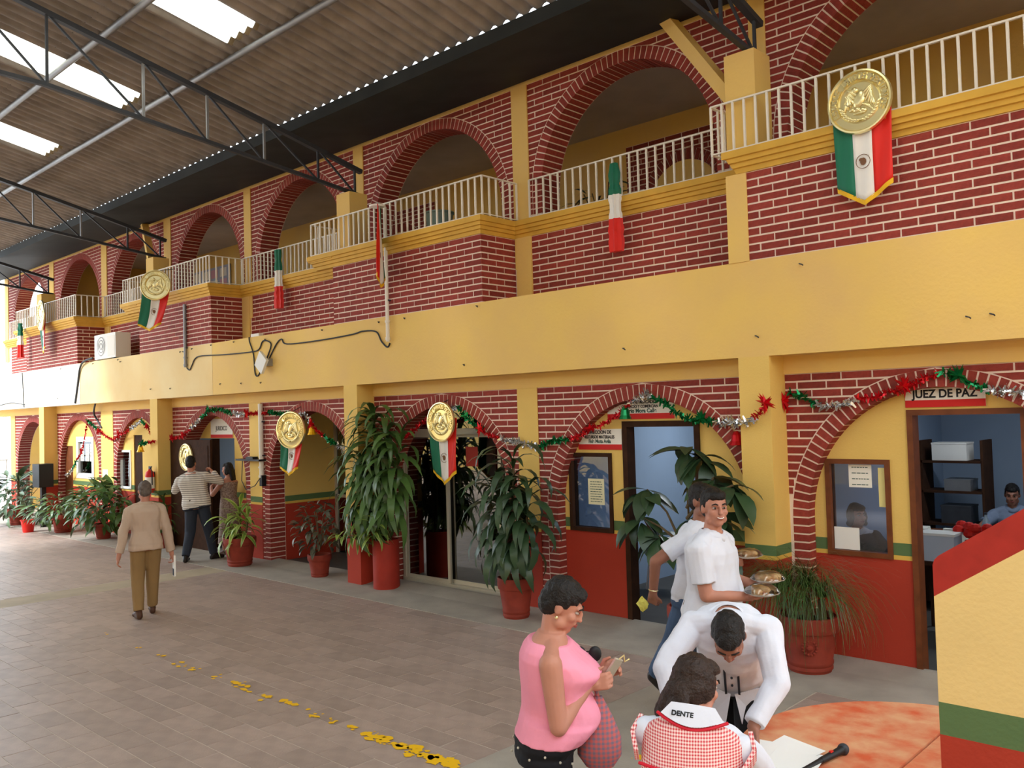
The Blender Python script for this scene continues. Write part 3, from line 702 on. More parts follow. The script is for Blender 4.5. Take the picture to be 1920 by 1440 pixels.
def emblem_disc(parent, r, name='medallion'):
    """Round embossed gold disc, facing -y, centre at the parent's origin."""
    mb = MB(); mb.cm = 0
    n = 40
    prof = [(0.0, -0.006), (0.60 * r, -0.006), (0.64 * r, -0.022), (0.68 * r, -0.012), (0.88 * r, -0.012), (0.93 * r, -0.032), (0.98 * r, -0.03), (r, -0.012), (r, 0.0)]
    V = []; F = []
    for q, y in prof[1:]:
        for j in range(n): V.append((q * math.cos(2 * PI * j / n), y, q * math.sin(2 * PI * j / n)))
    k = len(prof) - 1
    for i in range(k - 1):
        for j in range(n):
            a = i * n + j; b = i * n + (j + 1) % n; F.append((a, b, b + n, a + n))
    F.append(tuple(range(n))); F.append(tuple((k - 1) * n + j for j in range(n))[::-1])
    d = mb.add(V, F).build(name, M['gold'], parent, smooth=True)
    e = MB(); s = r / 0.25
    def el(x, z, a, b, rot=0, y=-0.014, d=0.012): e.sphere((x * s, y, z * s), (a * s, d, b * s), 10, 6, Matrix.Rotation(rot, 3, 'Y'))
    el(0.0, 0.02, 0.045, 0.07, 0.35)                                   # body
    for k in range(6): el(-0.045 - 0.012 * k, 0.075 - 0.016 * k, 0.013, 0.06, -0.9 + 0.22 * k)      # wings
    for k in range(6): el(0.055 + 0.010 * k, 0.075 - 0.016 * k, 0.013, 0.055, 0.9 - 0.22 * k)
    el(-0.035, 0.095, 0.028, 0.026); el(-0.066, 0.088, 0.020, 0.009, 0.4)   # head and beak
    for k in range(4): el(0.05 + 0.012 * k, -0.035 - 0.008 * k, 0.010, 0.04, -1.0 + 0.15 * k)      # tail
    e.tube([(x * s, -0.018, z * s) for x, z in [(-0.07, 0.085), (-0.1, 0.06), (-0.085, 0.03), (-0.11, 0.0), (-0.08, -0.02), (-0.05, -0.005)]], 0.008 * s, 6)   # snake
    el(-0.02, -0.06, 0.03, 0.022); el(0.025, -0.07, 0.03, 0.02, 0.3); el(-0.06, -0.055, 0.02, 0.014, -0.4); el(0.0, -0.09, 0.05, 0.012)   # cactus on its rock
    for sd in (-1, 1):
        for k in range(8):                                              # half wreath
            t = -PI / 2 + sd * (0.15 + 0.17 * k); el(0.145 * math.cos(t), 0.145 * math.sin(t), 0.012, 0.028, -t + sd * 0.5)
    e.build('eagle_relief', M['gold'], d, smooth=True)
    lt = MB()
    txt = 'ESTADOS UNIDOS MEXICANOS'
    for k, ch in enumerate(txt):
        if ch == ' ': continue
        t = math.radians(205 - 230 * k / (len(txt) - 1)); q = 0.78 * r; c, s2 = math.cos(t), math.sin(t); u = Vector((s2, 0, -c)); o = Vector((c, 0, s2))
        cp = o * q; h = 0.085 * r; w = 0.052 * r
        def st(p0, p1): lt.bar(cp + u * p0[0] * w + o * p0[1] * h + Vector((0, -0.019, 0)), cp + u * p1[0] * w + o * p1[1] * h + Vector((0, -0.019, 0)), 0.009, 0.016, (0, 1, 0))
        G = {'E': [((-1, -1), (-1, 1)), ((-1, 1), (1, 1)), ((-1, 0), (.6, 0)), ((-1, -1), (1, -1))], 'S': [((1, 1), (-1, 1)), ((-1, 1), (-1, 0)), ((-1, 0), (1, 0)), ((1, 0), (1, -1)), ((1, -1), (-1, -1))], 'T': [((-1, 1), (1, 1)), ((0, 1), (0, -1))],
             'A': [((-1, -1), (0, 1)), ((0, 1), (1, -1)), ((-.5, -.2), (.5, -.2))], 'D': [((-1, -1), (-1, 1)), ((-1, 1), (.6, .7)), ((.6, .7), (.6, -.7)), ((.6, -.7), (-1, -1))], 'O': [((-1, -1), (-1, 1)), ((-1, 1), (1, 1)), ((1, 1), (1, -1)), ((1, -1), (-1, -1))],
             'U': [((-1, 1), (-1, -1)), ((-1, -1), (1, -1)), ((1, -1), (1, 1))], 'N': [((-1, -1), (-1, 1)), ((-1, 1), (1, -1)), ((1, -1), (1, 1))], 'I': [((0, -1), (0, 1))], 'M': [((-1, -1), (-1, 1)), ((-1, 1), (0, 0)), ((0, 0), (1, 1)), ((1, 1), (1, -1))],
             'X': [((-1, -1), (1, 1)), ((-1, 1), (1, -1))], 'C': [((1, 1), (-1, 1)), ((-1, 1), (-1, -1)), ((-1, -1), (1, -1))]}
        for p0, p1 in G[ch]: st(p0, p1)
    lt.build('lettering', M['gold'], d, kind='stuff')
    return d

def banner(parent, w, ztop, zside, ztip, sway=0.0, lean=0.0, back=0.03):
    """Three-striped pennant with a pointed, fringed foot; x across, hangs at y = BACK."""
    nz = 14
    def pt(fx, t):   # fx -1..1, t 0..1 down
        zb = zside + (ztip - zside) * (1 - abs(fx)); z = ztop + (zb - ztop) * t
        return (fx * w / 2 * (1 - 0.05 * t) + lean * t * t, back + sway * t * math.sin(2.2 * fx + 3 * t) + 0.010 * math.sin(9 * fx + 4 * t), z)
    for nm, a, b, mm in (('green_stripe', -1, -1 / 3, 'f_green'), ('white_stripe', -1 / 3, 1 / 3, 'f_white'), ('red_stripe', 1 / 3, 1, 'f_red')):
        V = []; nx = 6
        for i in range(nz + 1):
            for j in range(nx + 1): V.append(pt(a + (b - a) * j / nx, i / nz))
        F = [(i * (nx + 1) + j, i * (nx + 1) + j + 1, (i + 1) * (nx + 1) + j + 1, (i + 1) * (nx + 1) + j) for i in range(nz) for j in range(nx)]
        ob = MB().add(V, F).build(nm, M[mm], parent, smooth=True)
        md = ob.modifiers.new('thickness', 'SOLIDIFY'); md.thickness = 0.003
        if nm == 'white_stripe':
            e = MB(); c = Vector(pt(0, 0.62)); rr = w * 0.12
            for k in range(18):
                t = 2 * PI * k / 18; t2 = 2 * PI * (k + 1) / 18
                e.bar(c + Vector((rr * math.cos(t), -0.018, rr * math.sin(t))), c + Vector((rr * math.cos(t2), -0.018, rr * math.sin(t2))), 0.006, 0.004)
            e.sphere(c + Vector((0.0, -0.016, 0.0)), (rr * 0.45, 0.004, rr * 0.55), 8, 5).sphere(c + Vector((-rr * 0.3, -0.016, rr * 0.3)), (rr * 0.3, 0.004, rr * 0.25), 8, 5)
            e.build('emblem', M['brown_em'], ob)
    fr = MB()
    for sg in (-1, 1):
        for k in range(18):
            a = Vector(pt(sg * k / 18, 1)); b = Vector(pt(sg * (k + 1) / 18, 1)); d = Vector((0, 0, -0.035))
            fr.add([a + Vector((0, -.004, .008)), b + Vector((0, -.004, .008)), b + d, a + d, a + Vector((0, .004, .008)), b + Vector((0, .004, .008)), b + d + Vector((0, .002, 0)), a + d + Vector((0, .002, 0))], [(0, 1, 2, 3), (7, 6, 5, 4), (0, 3, 7, 4), (1, 5, 6, 2)])
    fr.build('fringe', M['fringe'], parent)

def flag_disc(label, loc, rz_, r, w, zside, ztip, sway=0.0, lean=0.0, grp='gold discs with tricolour banners', hook=None):
    t = thing('banner', label, 'banner', loc, rz_, grp)
    if hook:
        iv = Matrix.Rotation(-rz_, 3, 'Z'); MB().tube([(0, 0.0, r - 0.02), iv @ (Vector(hook) - Vector(loc))], 0.006, 5).build('hanger', M['steel'], t)
    emblem_disc(t, r); banner(t, w, 0.05, zside - loc[2], ztip - loc[2], sway, lean)
    return t
flag_disc('gold disc with a tricolour banner on the nearest balcony railing', (-2.845, -0.155, 4.96), 0, 0.275, 0.50, 4.26, 4.11, hook=(-2.845, -0.055, 5.25))
flag_disc('gold disc with a wind-twisted banner on the balcony above the wall conduit', (-15.72, -0.40, 4.93), 0.75, 0.285, 0.50, 4.24, 4.12, 0.05, -0.14, hook=(-15.72, -0.055, 5.26))
flag_disc('gold disc turned edge-on with its banner on the farthest projecting balcony', (-22.07, -0.24, 5.0), -0.12, 0.36, 0.5, 4.25, 4.12, 0.02, hook=(-22.07, -0.055, 5.27))
flag_disc('gold disc with a tricolour banner in front of the sliding glass door', (-8.62, 0.17, 2.30), 0, 0.265, 0.52, 1.66, 1.50, 0.02, hook=(-8.62, 0.33, 2.60))
flag_disc('gold disc with a slanting tricolour banner under the arch of the open passage', (-12.13, 0.12, 2.22), 0.25, 0.30, 0.46, 1.64, 1.52, 0.03, -0.10, hook=(-12.13, 0.33, 2.6))
t = thing('wall_disc', 'round gold disc hung on the brown double door behind the striped shirt', 'ornament', (-15.90, 0.228, 1.73)); emblem_disc(t, 0.26)
# banner seen edge-on at the pole
t = thing('banner', 'tricolour banner seen edge-on at the white pole of the balcony', 'banner', (-9.30, -0.28, 5.22), -0.80, 'gold discs with tricolour banners'); banner(t, 0.42, 0.0, -0.92, -1.06, 0.03)
MB().lathe([(0.0, 0), (0.10, 0.0), (0.11, 0.02), (0.03, 0.05), (0.0, 0.06)], 16).build('top_knot', M['f_white'], t)

def tassel(label, x, y, zt, zb, w):
    t = thing('tassel', label, 'decoration', (x, y, zt), 0, 'tricolour tassels'); r = random.Random(int(zt * 100)); h = zt - zb
    for nm, a, b, mm in (('green_tinsel', 0, 0.36, 'f_green'), ('white_tinsel', 0.36, 0.63, 'f_white'), ('red_tinsel', 0.63, 1.0, 'f_red')):
        mb = MB(); n = 14
        rings = []
        for i in range(7):
            q = a + (b - a) * i / 6; rr = w / 2 * (0.55 + 0.35 * q + 0.12 * r.uniform(-1, 1)); rings.append((q, rr))
        V = [(rr * (1 + 0.22 * ((j % 2) * 2 - 1)) * math.cos(2 * PI * j / n), 0.6 * rr * (1 + 0.22 * ((j % 2) * 2 - 1)) * math.sin(2 * PI * j / n), -h * q) for q, rr in rings for j in range(n)]
        F = [(i * n + j, i * n + (j + 1) % n, (i + 1) * n + (j + 1) % n, (i + 1) * n + j) for i in range(6) for j in range(n)] + [tuple(range(n)), tuple(6 * n + j for j in range(n))]
        mb.add(V, F).build(nm, M[mm], t)
    return t
tassel('green, white and red tinsel tassel on the nearest set-back railing', -5.91, YU - 0.14, 5.22, 4.20, 0.20)
tassel('green, white and red tinsel tassel on the railing past the flag pole', -12.99, YU - 0.14, 5.28, 4.28, 0.22)
tassel('green, white and red tinsel tassel on the farthest balcony', -23.6, -0.22, 4.95, 4.1, 0.24)

# ------------------------------------------------------------------ tinsel garlands across the arches
M['t_g'] = mat('green_foil', (22, 120, 66), 0.25, metal=0.6); M['t_r'] = mat('red_foil', (200, 24, 34), 0.25, metal=0.5); M['t_s'] = mat('silver_foil', (206, 206, 206), 0.2, metal=0.85); M['t_y'] = mat('yellow_foil', (236, 180, 20), 0.3, metal=0.4)
def garland(label, y, pts, bells=()):
    t = thing('garland', label, 'garland', (pts[0][1], y, pts[0][2]), 0, 'tinsel garlands'); r = random.Random(len(pts)); o = Vector((pts[0][1], y, pts[0][2]))
    P = [Vector((p[1], y, p[2])) - o for p in pts]
    def foil(mb, c, n, s):
        for k in range(n):
            d = Vector((r.gauss(0, 1), r.gauss(0, .5), r.gauss(0, 1))).normalized(); u = Vector((r.gauss(0, 1), r.gauss(0, 1), r.gauss(0, 1))); u = (u - d * u.dot(d)).normalized()
            l = s * r.uniform(0.5, 1.1); w = s * 0.22
            mb.add([c + u * w, c - u * w, c + d * l - u * w * 0.5, c + d * l + u * w * 0.5], [(0, 1, 2, 3)])
    for i in range(len(P) - 1):
        k = pts[i][0]; mm = {'s': 't_s', 'g': 't_g', 'r': 't_r'}[k.lower()]; a, b = P[i], P[i + 1]; L_ = (b - a).length; n = max(3, int(L_ / 0.03)); mb = MB()
        for q in range(n): foil(mb, a + (b - a) * ((q + 0.5) / n) + Vector((0, 0, -0.02 * math.sin(PI * (q + .5) / n))), 7, 0.062 if k.lower() != 'r' else 0.05)
        if k.isupper():
            for q in range(14):
                an = r.uniform(0, 2 * PI); l = r.uniform(0.06, 0.125); tip = a + Vector((l * math.cos(an), -0.03 + r.uniform(-.02, .02), l * math.sin(an)))
                mb.add([a + Vector((0, -0.05, 0)), a + Vector((0.022 * math.cos(an + 1.2), -0.015, 0.022 * math.sin(an + 1.2))), tip, a + Vector((0.022 * math.cos(an - 1.2), -0.015, 0.022 * math.sin(an - 1.2)))], [(0, 1, 2), (0, 2, 3)])
        mb.build({'t_s': 'silver_tinsel', 't_g': 'green_tinsel', 't_r': 'red_tinsel'}[mm], M[mm], t)
    for k, x, z in bells:
        mb = MB().lathe([(0.0, 0.0), (0.02, 0.0), (0.045, -0.04), (0.055, -0.10), (0.075, -0.14), (0.0, -0.14)][::-1], 10, (x - o.x, 0, z - o.z + 0.07))
        mb.build('foil_bell', M['t_' + k], t, smooth=False)
GY = 0.265
garland('tinsel garland from the nearest column across the judge office arch', GY, [('r', -3.80, 2.36), ('R', -3.84, 2.44), ('g', -3.79, 2.52), ('g', -3.67, 2.49), ('s', -3.52, 2.4), ('s', -3.35, 2.38), ('r', -3.15, 2.43), ('r', -2.87, 2.48), ('R', -2.72, 2.53), ('r', -2.55, 2.60), ('g', -2.42, 2.65), ('G', -2.28, 2.60), ('g', -2.18, 2.54), ('s', -2.06, 2.48), ('s', -1.91, 2.46), ('s', -1.75, 2.46)])
garland('short tinsel garland stretched over the front of the nearest yellow column', -0.06, [('s', -4.24, 2.25), ('s', -4.12, 2.25), ('r', -4.0, 2.29), ('R', -3.86, 2.42), ('r', -3.83, 2.44)])
garland('tinsel garland with a green bell across the resources office arch', GY, [('g', -6.98, 1.98), ('g', -6.81, 2.06), ('r', -6.52, 2.08), ('R', -6.2, 2.19), ('r', -5.9, 2.3), ('s', -5.64, 2.47), ('s', -5.42, 2.58), ('g', -5.35, 2.54), ('g', -5.19, 2.46), ('g', -5.05, 2.36), ('g', -4.9, 2.28), ('G', -4.74, 2.28), ('s', -4.59, 2.25), ('S', -4.41, 2.24), ('s', -4.24, 2.25)], [('g', -5.71, 2.36), ('r', -4.36, 2.08)])
garland('tinsel garland across the arch of the sliding glass door', GY, [('r', -9.5, 2.1), ('r', -9.17, 2.28), ('s', -8.95, 2.38), ('s', -8.62, 2.48), ('g', -8.41, 2.5), ('g', -8.22, 2.34), ('R', -7.98, 2.2), ('s', -7.65, 2.08), ('s', -7.33, 2.04), ('s', -6.98, 1.98)])
garland('tinsel garland with a yellow bell across the arch of the open passage', GY, [('g', -13.07, 2.53), ('s', -12.42, 2.49), ('s', -11.96, 2.46), ('R', -11.77, 2.31), ('g', -11.46, 2.12), ('s', -11.11, 2.0), ('S', -10.91, 1.94), ('s', -10.88, 1.86)], [('y', -11.77, 2.21)])
garland('tinsel garland across the arch of the brown double door', GY, [('R', -16.54, 2.08), ('R', -16.08, 2.15), ('s', -15.82, 2.28), ('g', -15.39, 2.47), ('G', -15.08, 2.61), ('g', -14.69, 2.62), ('s', -14.22, 2.53), ('R', -13.71, 2.52), ('r', -13.32, 2.53), ('g', -13.04, 2.53)])
garland('tinsel garland over the column with the fire extinguisher', -0.06, [('g', -17.3, 2.0), ('G', -17.1, 2.0), ('r', -16.9, 2.03), ('r', -16.6, 2.06)], [('y', -17.24, 1.9)])
garland('tinsel garland hanging over the far arches', GY, [('s', -22.08, 1.2), ('g', -21.67, 1.37), ('r', -21.4, 1.6), ('R', -21.07, 1.81), ('g', -20.73, 2.5), ('g', -20.49, 2.42), ('R', -20.07, 2.26), ('r', -19.41, 2.06), ('R', -18.99, 2.17), ('s', -18.5, 2.28), ('g', -17.92, 2.46), ('R', -17.63, 2.33), ('g', -17.3, 2.0)])

# ------------------------------------------------------------------ cables, conduits, boxes on the facade
def cable(label, pts, r=0.011, mt_='steel'):
    sm = []
    for i in range(len(pts) - 1):
        p0 = Vector(pts[max(i - 1, 0)]); p1 = Vector(pts[i]); p2 = Vector(pts[i + 1]); p3 = Vector(pts[min(i + 2, len(pts) - 1)])
        for k in range(5):
            u = k / 5; sm.append(0.5 * ((2 * p1) + (p2 - p0) * u + (2 * p0 - 5 * p1 + 4 * p2 - p3) * u * u + (3 * p1 - p0 - 3 * p2 + p3) * u ** 3))
    sm.append(Vector(pts[-1]))
    return MB().tube(sm, r, 6).build('cable', M[mt_], None, smooth=True, label=label, cat='cable')
f = lambda L_: [(x, -0.013, z) for x, z in L_]
cable('dark cable looping from the wall conduit to the white antenna panel', f([(-15.345, 3.39), (-15.24, 3.345), (-15.15, 3.42), (-15.01, 3.544), (-14.73, 3.574), (-13.97, 3.542), (-13.09, 3.528), (-12.83, 3.554), (-12.71, 3.677), (-12.536, 3.663), (-12.459, 3.588), (-12.595, 3.39)]))
cable('dark cable along the yellow beam from the antenna panel to the pole', f([(-12.52, 3.382), (-12.3, 3.602), (-12.141, 3.667), (-11.99, 3.579), (-11.087, 3.568), (-10.285, 3.59), (-10.032, 3.615), (-9.728, 3.582), (-9.614, 3.438), (-9.488, 3.348), (-9.43, 3.40)]))
cable('dark cable hanging from the balcony corner to the antenna panel', f([(-13.13, 3.78), (-13.12, 3.70), (-13.004, 3.478), (-12.965, 3.166), (-12.867, 3.126), (-12.763, 3.243)]))
cable('dark cables hanging from the air conditioner down the beam', [(-19.6, -0.04, 3.84), (-20.04, -0.05, 3.80), (-20.345, -0.03, 3.667), (-20.51, -0.02, 3.317), (-20.68, -0.02, 2.89)], 0.022)
cable('thin cable down the far end of the yellow beam', f([(-24.15, 3.76), (-24.1, 3.3), (-24.05, 2.88)]), 0.01)
cable('thin cable sagging along the foot of the far beam', f([(-27.2, 2.95), (-26, 2.98), (-25, 3.02), (-24.0, 2.95)]), 0.01)
cable('dark cable bundle drooping under the far beam to the brick arch', [(-19.9, 0.12, 2.87), (-20.2, 0.2, 2.66), (-20.25, 0.29, 2.5), (-20.0, 0.29, 2.32)], 0.02)
def conduit(label, x, y, z0, z1, r, mt_='galv'):
    t = thing('conduit', label, 'pipe', (x, y, z0)); MB().tube([(0, 0, 0), (0, 0, z1 - z0)], r, 10).build('pipe', M[mt_], t, smooth=True)
    MB().tube([(0, 0, 0.14 * (z1 - z0)), (0, 0, 0.14 * (z1 - z0) + 0.03)], r * 1.35, 10).tube([(0, 0, 0.02), (0, 0, 0.06)], r * 1.3, 10).build('coupling', M[mt_], t, smooth=True)
    for q in (0.3, 0.75): MB().box(-r * 1.4, r * 1.4, -r * 0.2, -y - 0.001 if y < 0 else r * 1.5, q * (z1 - z0), q * (z1 - z0) + 0.02).build('bracket', M['steel'], t)
conduit('white pole with a banner fixed on the projecting balcony front', -9.43, -0.045, 3.42, 5.28, 0.026, 'white_metal')
conduit('grey wall conduit on the projecting balcony above the brown door', -15.35, -0.035, 3.40, 4.56, 0.028)
conduit('pale conduit on the yellow pillar between passage and brown door', -13.28, 0.26, 1.40, ZL - 0.02, 0.04, 'white_metal')
t = thing('antenna_panel', 'white square antenna panel tilted on its corner on the yellow beam', 'antenna', (-12.60, -0.08, 3.32)); 
V = [Vector((0.16 * math.cos(a) * 1.15, 0, 0.19 * math.sin(a))) for a in (0.15, PI / 2 + 0.1, PI + 0.15, -PI / 2 + 0.1)]
MB().add([v + Vector((0, -0.05, 0)) for v in V] + [v * 0.95 + Vector((0, 0.0, 0)) for v in V], [(0, 1, 2, 3), (7, 6, 5, 4)] + [(i, i + 4, (i + 1) % 4 + 4, (i + 1) % 4) for i in range(4)]).build('panel', M['white'], t)
MB().box(0.02, 0.16, -0.0, 0.079, -0.06, 0.06).build('bracket', M['galv'], t)
t = thing('junction_box', 'small pale junction box at the foot of the yellow balcony pier', 'box', (-12.98, 0.03, ZT)); MB().box(-0.12, 0.14, -0.03, 0.05, 0.001, 0.05).build('box_body', M['white_metal'], t); MB().box(-0.11, 0.13, -0.035, -0.03, 0.008, 0.042).build('box_lid', M['white_metal'], t)
# air conditioner
t = thing('air_conditioner', 'white outdoor air conditioner unit standing on the beam ledge', 'air conditioner', (-19.15, 0.20, ZT), 0)
MB().box(-0.55, 0.55, -0.16, 0.16, 0.03, 0.56).build('casing', M['white'], t)
mb = MB()
for k in range(3): mb.tube([(-0.18 + 0.20 * math.cos(a) * (k + 1) / 3, -0.172, 0.3 + 0.20 * math.sin(a) * (k + 1) / 3) for a in [2 * PI * j / 16 for j in range(17)]], 0.006, 4)
mb.build('fan_grille', M['galv'], t); MB().box(0.15, 0.5, -0.165, -0.16, 0.08, 0.5).build('service_panel', M['white_metal'], t)
MB().box(-0.45, -0.38, -0.15, 0.15, 0.001, 0.03).box(0.38, 0.45, -0.15, 0.15, 0.001, 0.03).build('foot', M['steel'], t)
# dark wall shelf with cables at the pillar
t = thing('wall_shelf', 'dark metal shelf arm with hanging cables on the yellow pillar', 'shelf', (-13.55, 0.30, 1.70)); MB().box(-0.42, 0.35, -0.14, -0.002, 0, 0.03).build('board', M['black'], t)
MB().box(-0.1, 0.12, -0.12, -0.02, 0.03, 0.07).build('router', M['black'], t); MB().tube([(-0.3, -0.07, 0), (-0.34, -0.07, -0.35), (-0.2, -0.07, -0.5), (0.1, -0.07, -0.42), (0.25, -0.07, -0.3)], 0.008, 5).build('hanging_cable', M['steel'], t)
MB().box(0.26, 0.34, -0.08, -0.002, -0.42, -0.24).build('socket_box', M['black'], t)
# fire extinguisher
t = thing('fire_extinguisher', 'red fire extinguisher with a white label on the yellow column', 'extinguisher', (-16.78, -0.09, 1.05))
MB().lathe([(0, 0), (0.08, 0), (0.085, 0.02), (0.085, 0.34), (0.07, 0.40), (0.03, 0.43), (0.025, 0.46), (0, 0.46)], 20).build('cylinder', M['red_plastic'], t, smooth=True)
MB().lathe([(0.0865, 0.08), (0.0865, 0.30)], 20).build('paper_label', M['paper'], t, smooth=True); MB().box(-0.02, 0.05, -0.015, 0.015, 0.46, 0.49).box(-0.03, 0.09, -0.01, 0.01, 0.49, 0.51).build('valve', M['black'], t)
MB().tube([(0.03, 0, 0.47), (0.10, 0, 0.42), (0.10, 0, 0.15)], 0.012, 6).build('hose', M['black'], t, smooth=True); MB().box(-0.03, 0.03, 0.08, 0.089, 0.1, 0.4).build('wall_hook', M['steel'], t)
t = thing('loudspeaker', 'dark box with a red flap on a post by the far column', 'loudspeaker', (-22.45, -0.12, 0))
MB().box(-0.22, 0.22, -0.16, 0.16, 0.95, 1.5).build('casing', M['black'], t); MB().box(-0.06, 0.06, -0.05, 0.05, 0.0, 0.95).build('post', M['black'], t); MB().prism([(-0.2, 1.25), (-0.42, 1.32), (-0.2, 0.98)], 'y', -0.1, 0.1).build('flap', M['red_plastic'], t)
# gate at the far end
t = thing('gate', 'white barred gate at the far open end of the courtyard', 'gate', (-27.2, -1.2, 0), PI / 2)
for k in range(22): MB().box(-2.5 + k * 0.2, -2.47 + k * 0.2, -0.015, 0.015, 0.05, 1.5).build('bar', M['white'], t)
MB().box(-2.5, 1.75, -0.02, 0.02, 0.05, 0.10).box(-2.5, 1.75, -0.02, 0.02, 1.46, 1.5).build('gate_frame', M['white'], t)

# ------------------------------------------------------------------ stair parapet on the near right
def stair_mat():
    return painted('stair_paint', [(1.258, RED), (1.368, GRN), (9, (236, 204, 134))], 0.75, 0.16)
ys0, ys1 = -4.42, -4.30
w = link('stair_wall', None, kind='structure', label='plastered stair parapet, yellow with a green stripe and a sloping red top')
slope = 0.655; zl = 1.857
def zt(x): return zl + slope * (x + 1.03)
x0, x1 = -1.035, 2.2
MB().prism([(x0, 0), (x1, 0), (x1, zt(x1) - 0.128), (x0, zt(x0) - 0.128)], 'y', ys0, ys1).build('plaster_panel', stair_mat(), w)
MB().prism([(x0, zt(x0) - 0.128), (x1, zt(x1) - 0.128), (x1, zt(x1)), (x0 + 0.02, zt(x0 + 0.02)), (x0 + 0.006, zt(x0) - 0.002), (x0, zt(x0) - 0.02)], 'y', ys0, ys1).build('coping', mat('coping_red', (176, 48, 36), 0.7, 0.2, 14), w)

# ------------------------------------------------------------------ round table with papers and a microphone
t = thing('table', 'round wooden table with an orange-stained top at the foot of the stairs', 'table', (-1.42, -3.40, 0))
M['stain'] = mat('stained_wood', (216, 158, 116), 0.6, 0.6, 7.5, rgb2=(206, 92, 56), bump=0.1)
rng = random.Random(4); R_ = 0.845
def disc(a0, a1, n): return [(R_ * (1 + 0.006 * rng.uniform(-1, 1)) * math.cos(a0 + (a1 - a0) * k / n), R_ * math.sin(a0 + (a1 - a0) * k / n)) for k in range(n + 1)]
MB().prism(disc(PI / 2 + 0.1, 3 * PI / 2 - 0.1, 28), 'z', 0.715, 0.75).build('tabletop', M['stain'], t)
MB().prism(disc(-PI / 2 - 0.085, PI / 2 + 0.085, 28), 'z', 0.715, 0.747).build('tabletop', M['stain'], t)
MB().tube([(0, 0, 0.02), (0, 0, 0.715)], 0.06, 12).build('pedestal', M['wood_dark'], t, smooth=True)
for k in range(4): MB().bar((0, 0, 0.12), (0.42 * math.cos(PI / 4 + k * PI / 2), 0.42 * math.sin(PI / 4 + k * PI / 2), 0.02), 0.05, 0.04).build('leg', M['wood_dark'], t)
PL = ['topmost sheet of the fanned papers on the table, nearest the microphone', 'paper sheet turned askew at the near edge of the fanned pile', "paper sheet of the pile pointing at the bending man's hand", 'paper sheet lying straight in the middle of the fanned pile', 'most strongly turned paper sheet of the pile by the apron woman', 'paper sheet under the hand side of the fanned pile', 'paper sheet at the far end of the fanned pile toward the stairs']
PP = [(-2.02, -3.90, 0.10), (-1.97, -3.93, -0.25), (-2.00, -3.84, 0.35), (-1.93, -3.86, 0.06), (-2.03, -3.95, 0.75), (-1.98, -3.80, -0.12), (-1.90, -3.92, 0.2)]
for i, (x, y, a) in enumerate(PP):
    o = MB().add([(-0.11, -0.14, 0), (0.11, -0.14, 0), (0.11, 0.14, 0.0), (-0.11, 0.14, 0.004 + 0.006 * (i % 3)), (-0.11, -0.14, -0.0012), (0.11, -0.14, -0.0012), (0.11, 0.14, -0.0012), (-0.11, 0.14, 0.0028 + 0.006 * (i % 3))], [(0, 1, 2, 3), (7, 6, 5, 4), (0, 4, 5, 1), (1, 5, 6, 2), (2, 6, 7, 3), (3, 7, 4, 0)]).build('paper_sheet', M['white'], None, label=PL[i], cat='paper', group='papers on the round table')
    o.location = (x + 0.04, y + 0.07, 0.7525 + 0.0035 * i); o.rotation_euler = (0, 0, a)
t = thing('microphone', 'black handheld microphone lying on the orange-stained table', 'microphone', (-1.775, -3.72, 0.775), math.radians(83))
MB().tube([(-0.02, 0, 0), (0.14, 0, 0.0), (0.155, 0, 0)], [0.014, 0.018, 0.022], 12).tube([(-0.02, 0, 0), (-0.16, 0, -0.004)], [0.013, 0.012], 10).build('handle', M['black'], t, smooth=True); MB().sphere((0.175, 0, 0), 0.027, 14, 10).build('grille', M['steel'], t, smooth=True)
MB().box(0.06, 0.08, -0.006, 0.006, 0.014, 0.021).build('switch', M['red_plastic'], t)

# ------------------------------------------------------------------ furniture seen through the doors
def mono_chair(label, loc, rz_):
    t = thing('plastic_chair', label, 'chair', loc, rz_); m_ = M['white']
    MB().prism([(-0.24, -0.22), (0.24, -0.22), (0.22, 0.22), (-0.22, 0.22)], 'z', 0.42, 0.445).build('seat', m_, t)
    b = MB()
    b.tube([(-0.22, 0.2, 0.44), (-0.235, 0.29, 0.80), (-0.12, 0.31, 0.88), (0.12, 0.31, 0.88), (0.235, 0.29, 0.80), (0.22, 0.2, 0.44)], 0.02, 6)
    b.build('back_frame', m_, t, smooth=True)
    for k in range(4): MB().bar((-0.13 + k * 0.087, 0.22, 0.45), (-0.13 + k * 0.087, 0.30, 0.86), 0.045, 0.012).build('slat', m_, t)
    for s_ in (-1, 1):
        MB().tube([(s_ * 0.235, 0.27, 0.68), (s_ * 0.27, 0.0, 0.66), (s_ * 0.26, -0.2, 0.62), (s_ * 0.245, -0.22, 0.44)], 0.02, 6).build('armrest', m_, t, smooth=True)
        for e in (-1, 1): MB().bar((s_ * 0.21, e * 0.19, 0.43), (s_ * 0.25, e * 0.24, 0.0), 0.05, 0.03).build('leg', m_, t)
mono_chair('white plastic armchair inside the resources office doorway', (-6.42, 2.05, 0), -0.9)
t = thing('desk', 'dark office desk covered with papers in the judge office', 'desk', (-2.85, 3.35, 0))
MB().box(-0.95, 0.95, -0.4, 0.4, 0.74, 0.77).build('desktop', M['white_metal'], t); MB().box(-0.92, 0.92, -0.36, -0.34, 0.1, 0.74).build('front_panel', M['wood_dark'], t)
for s_ in (-0.9, 0.9): MB().box(s_ - 0.03, s_ + 0.03, -0.36, 0.36, 0, 0.74).build('leg', M['wood_dark'], t)
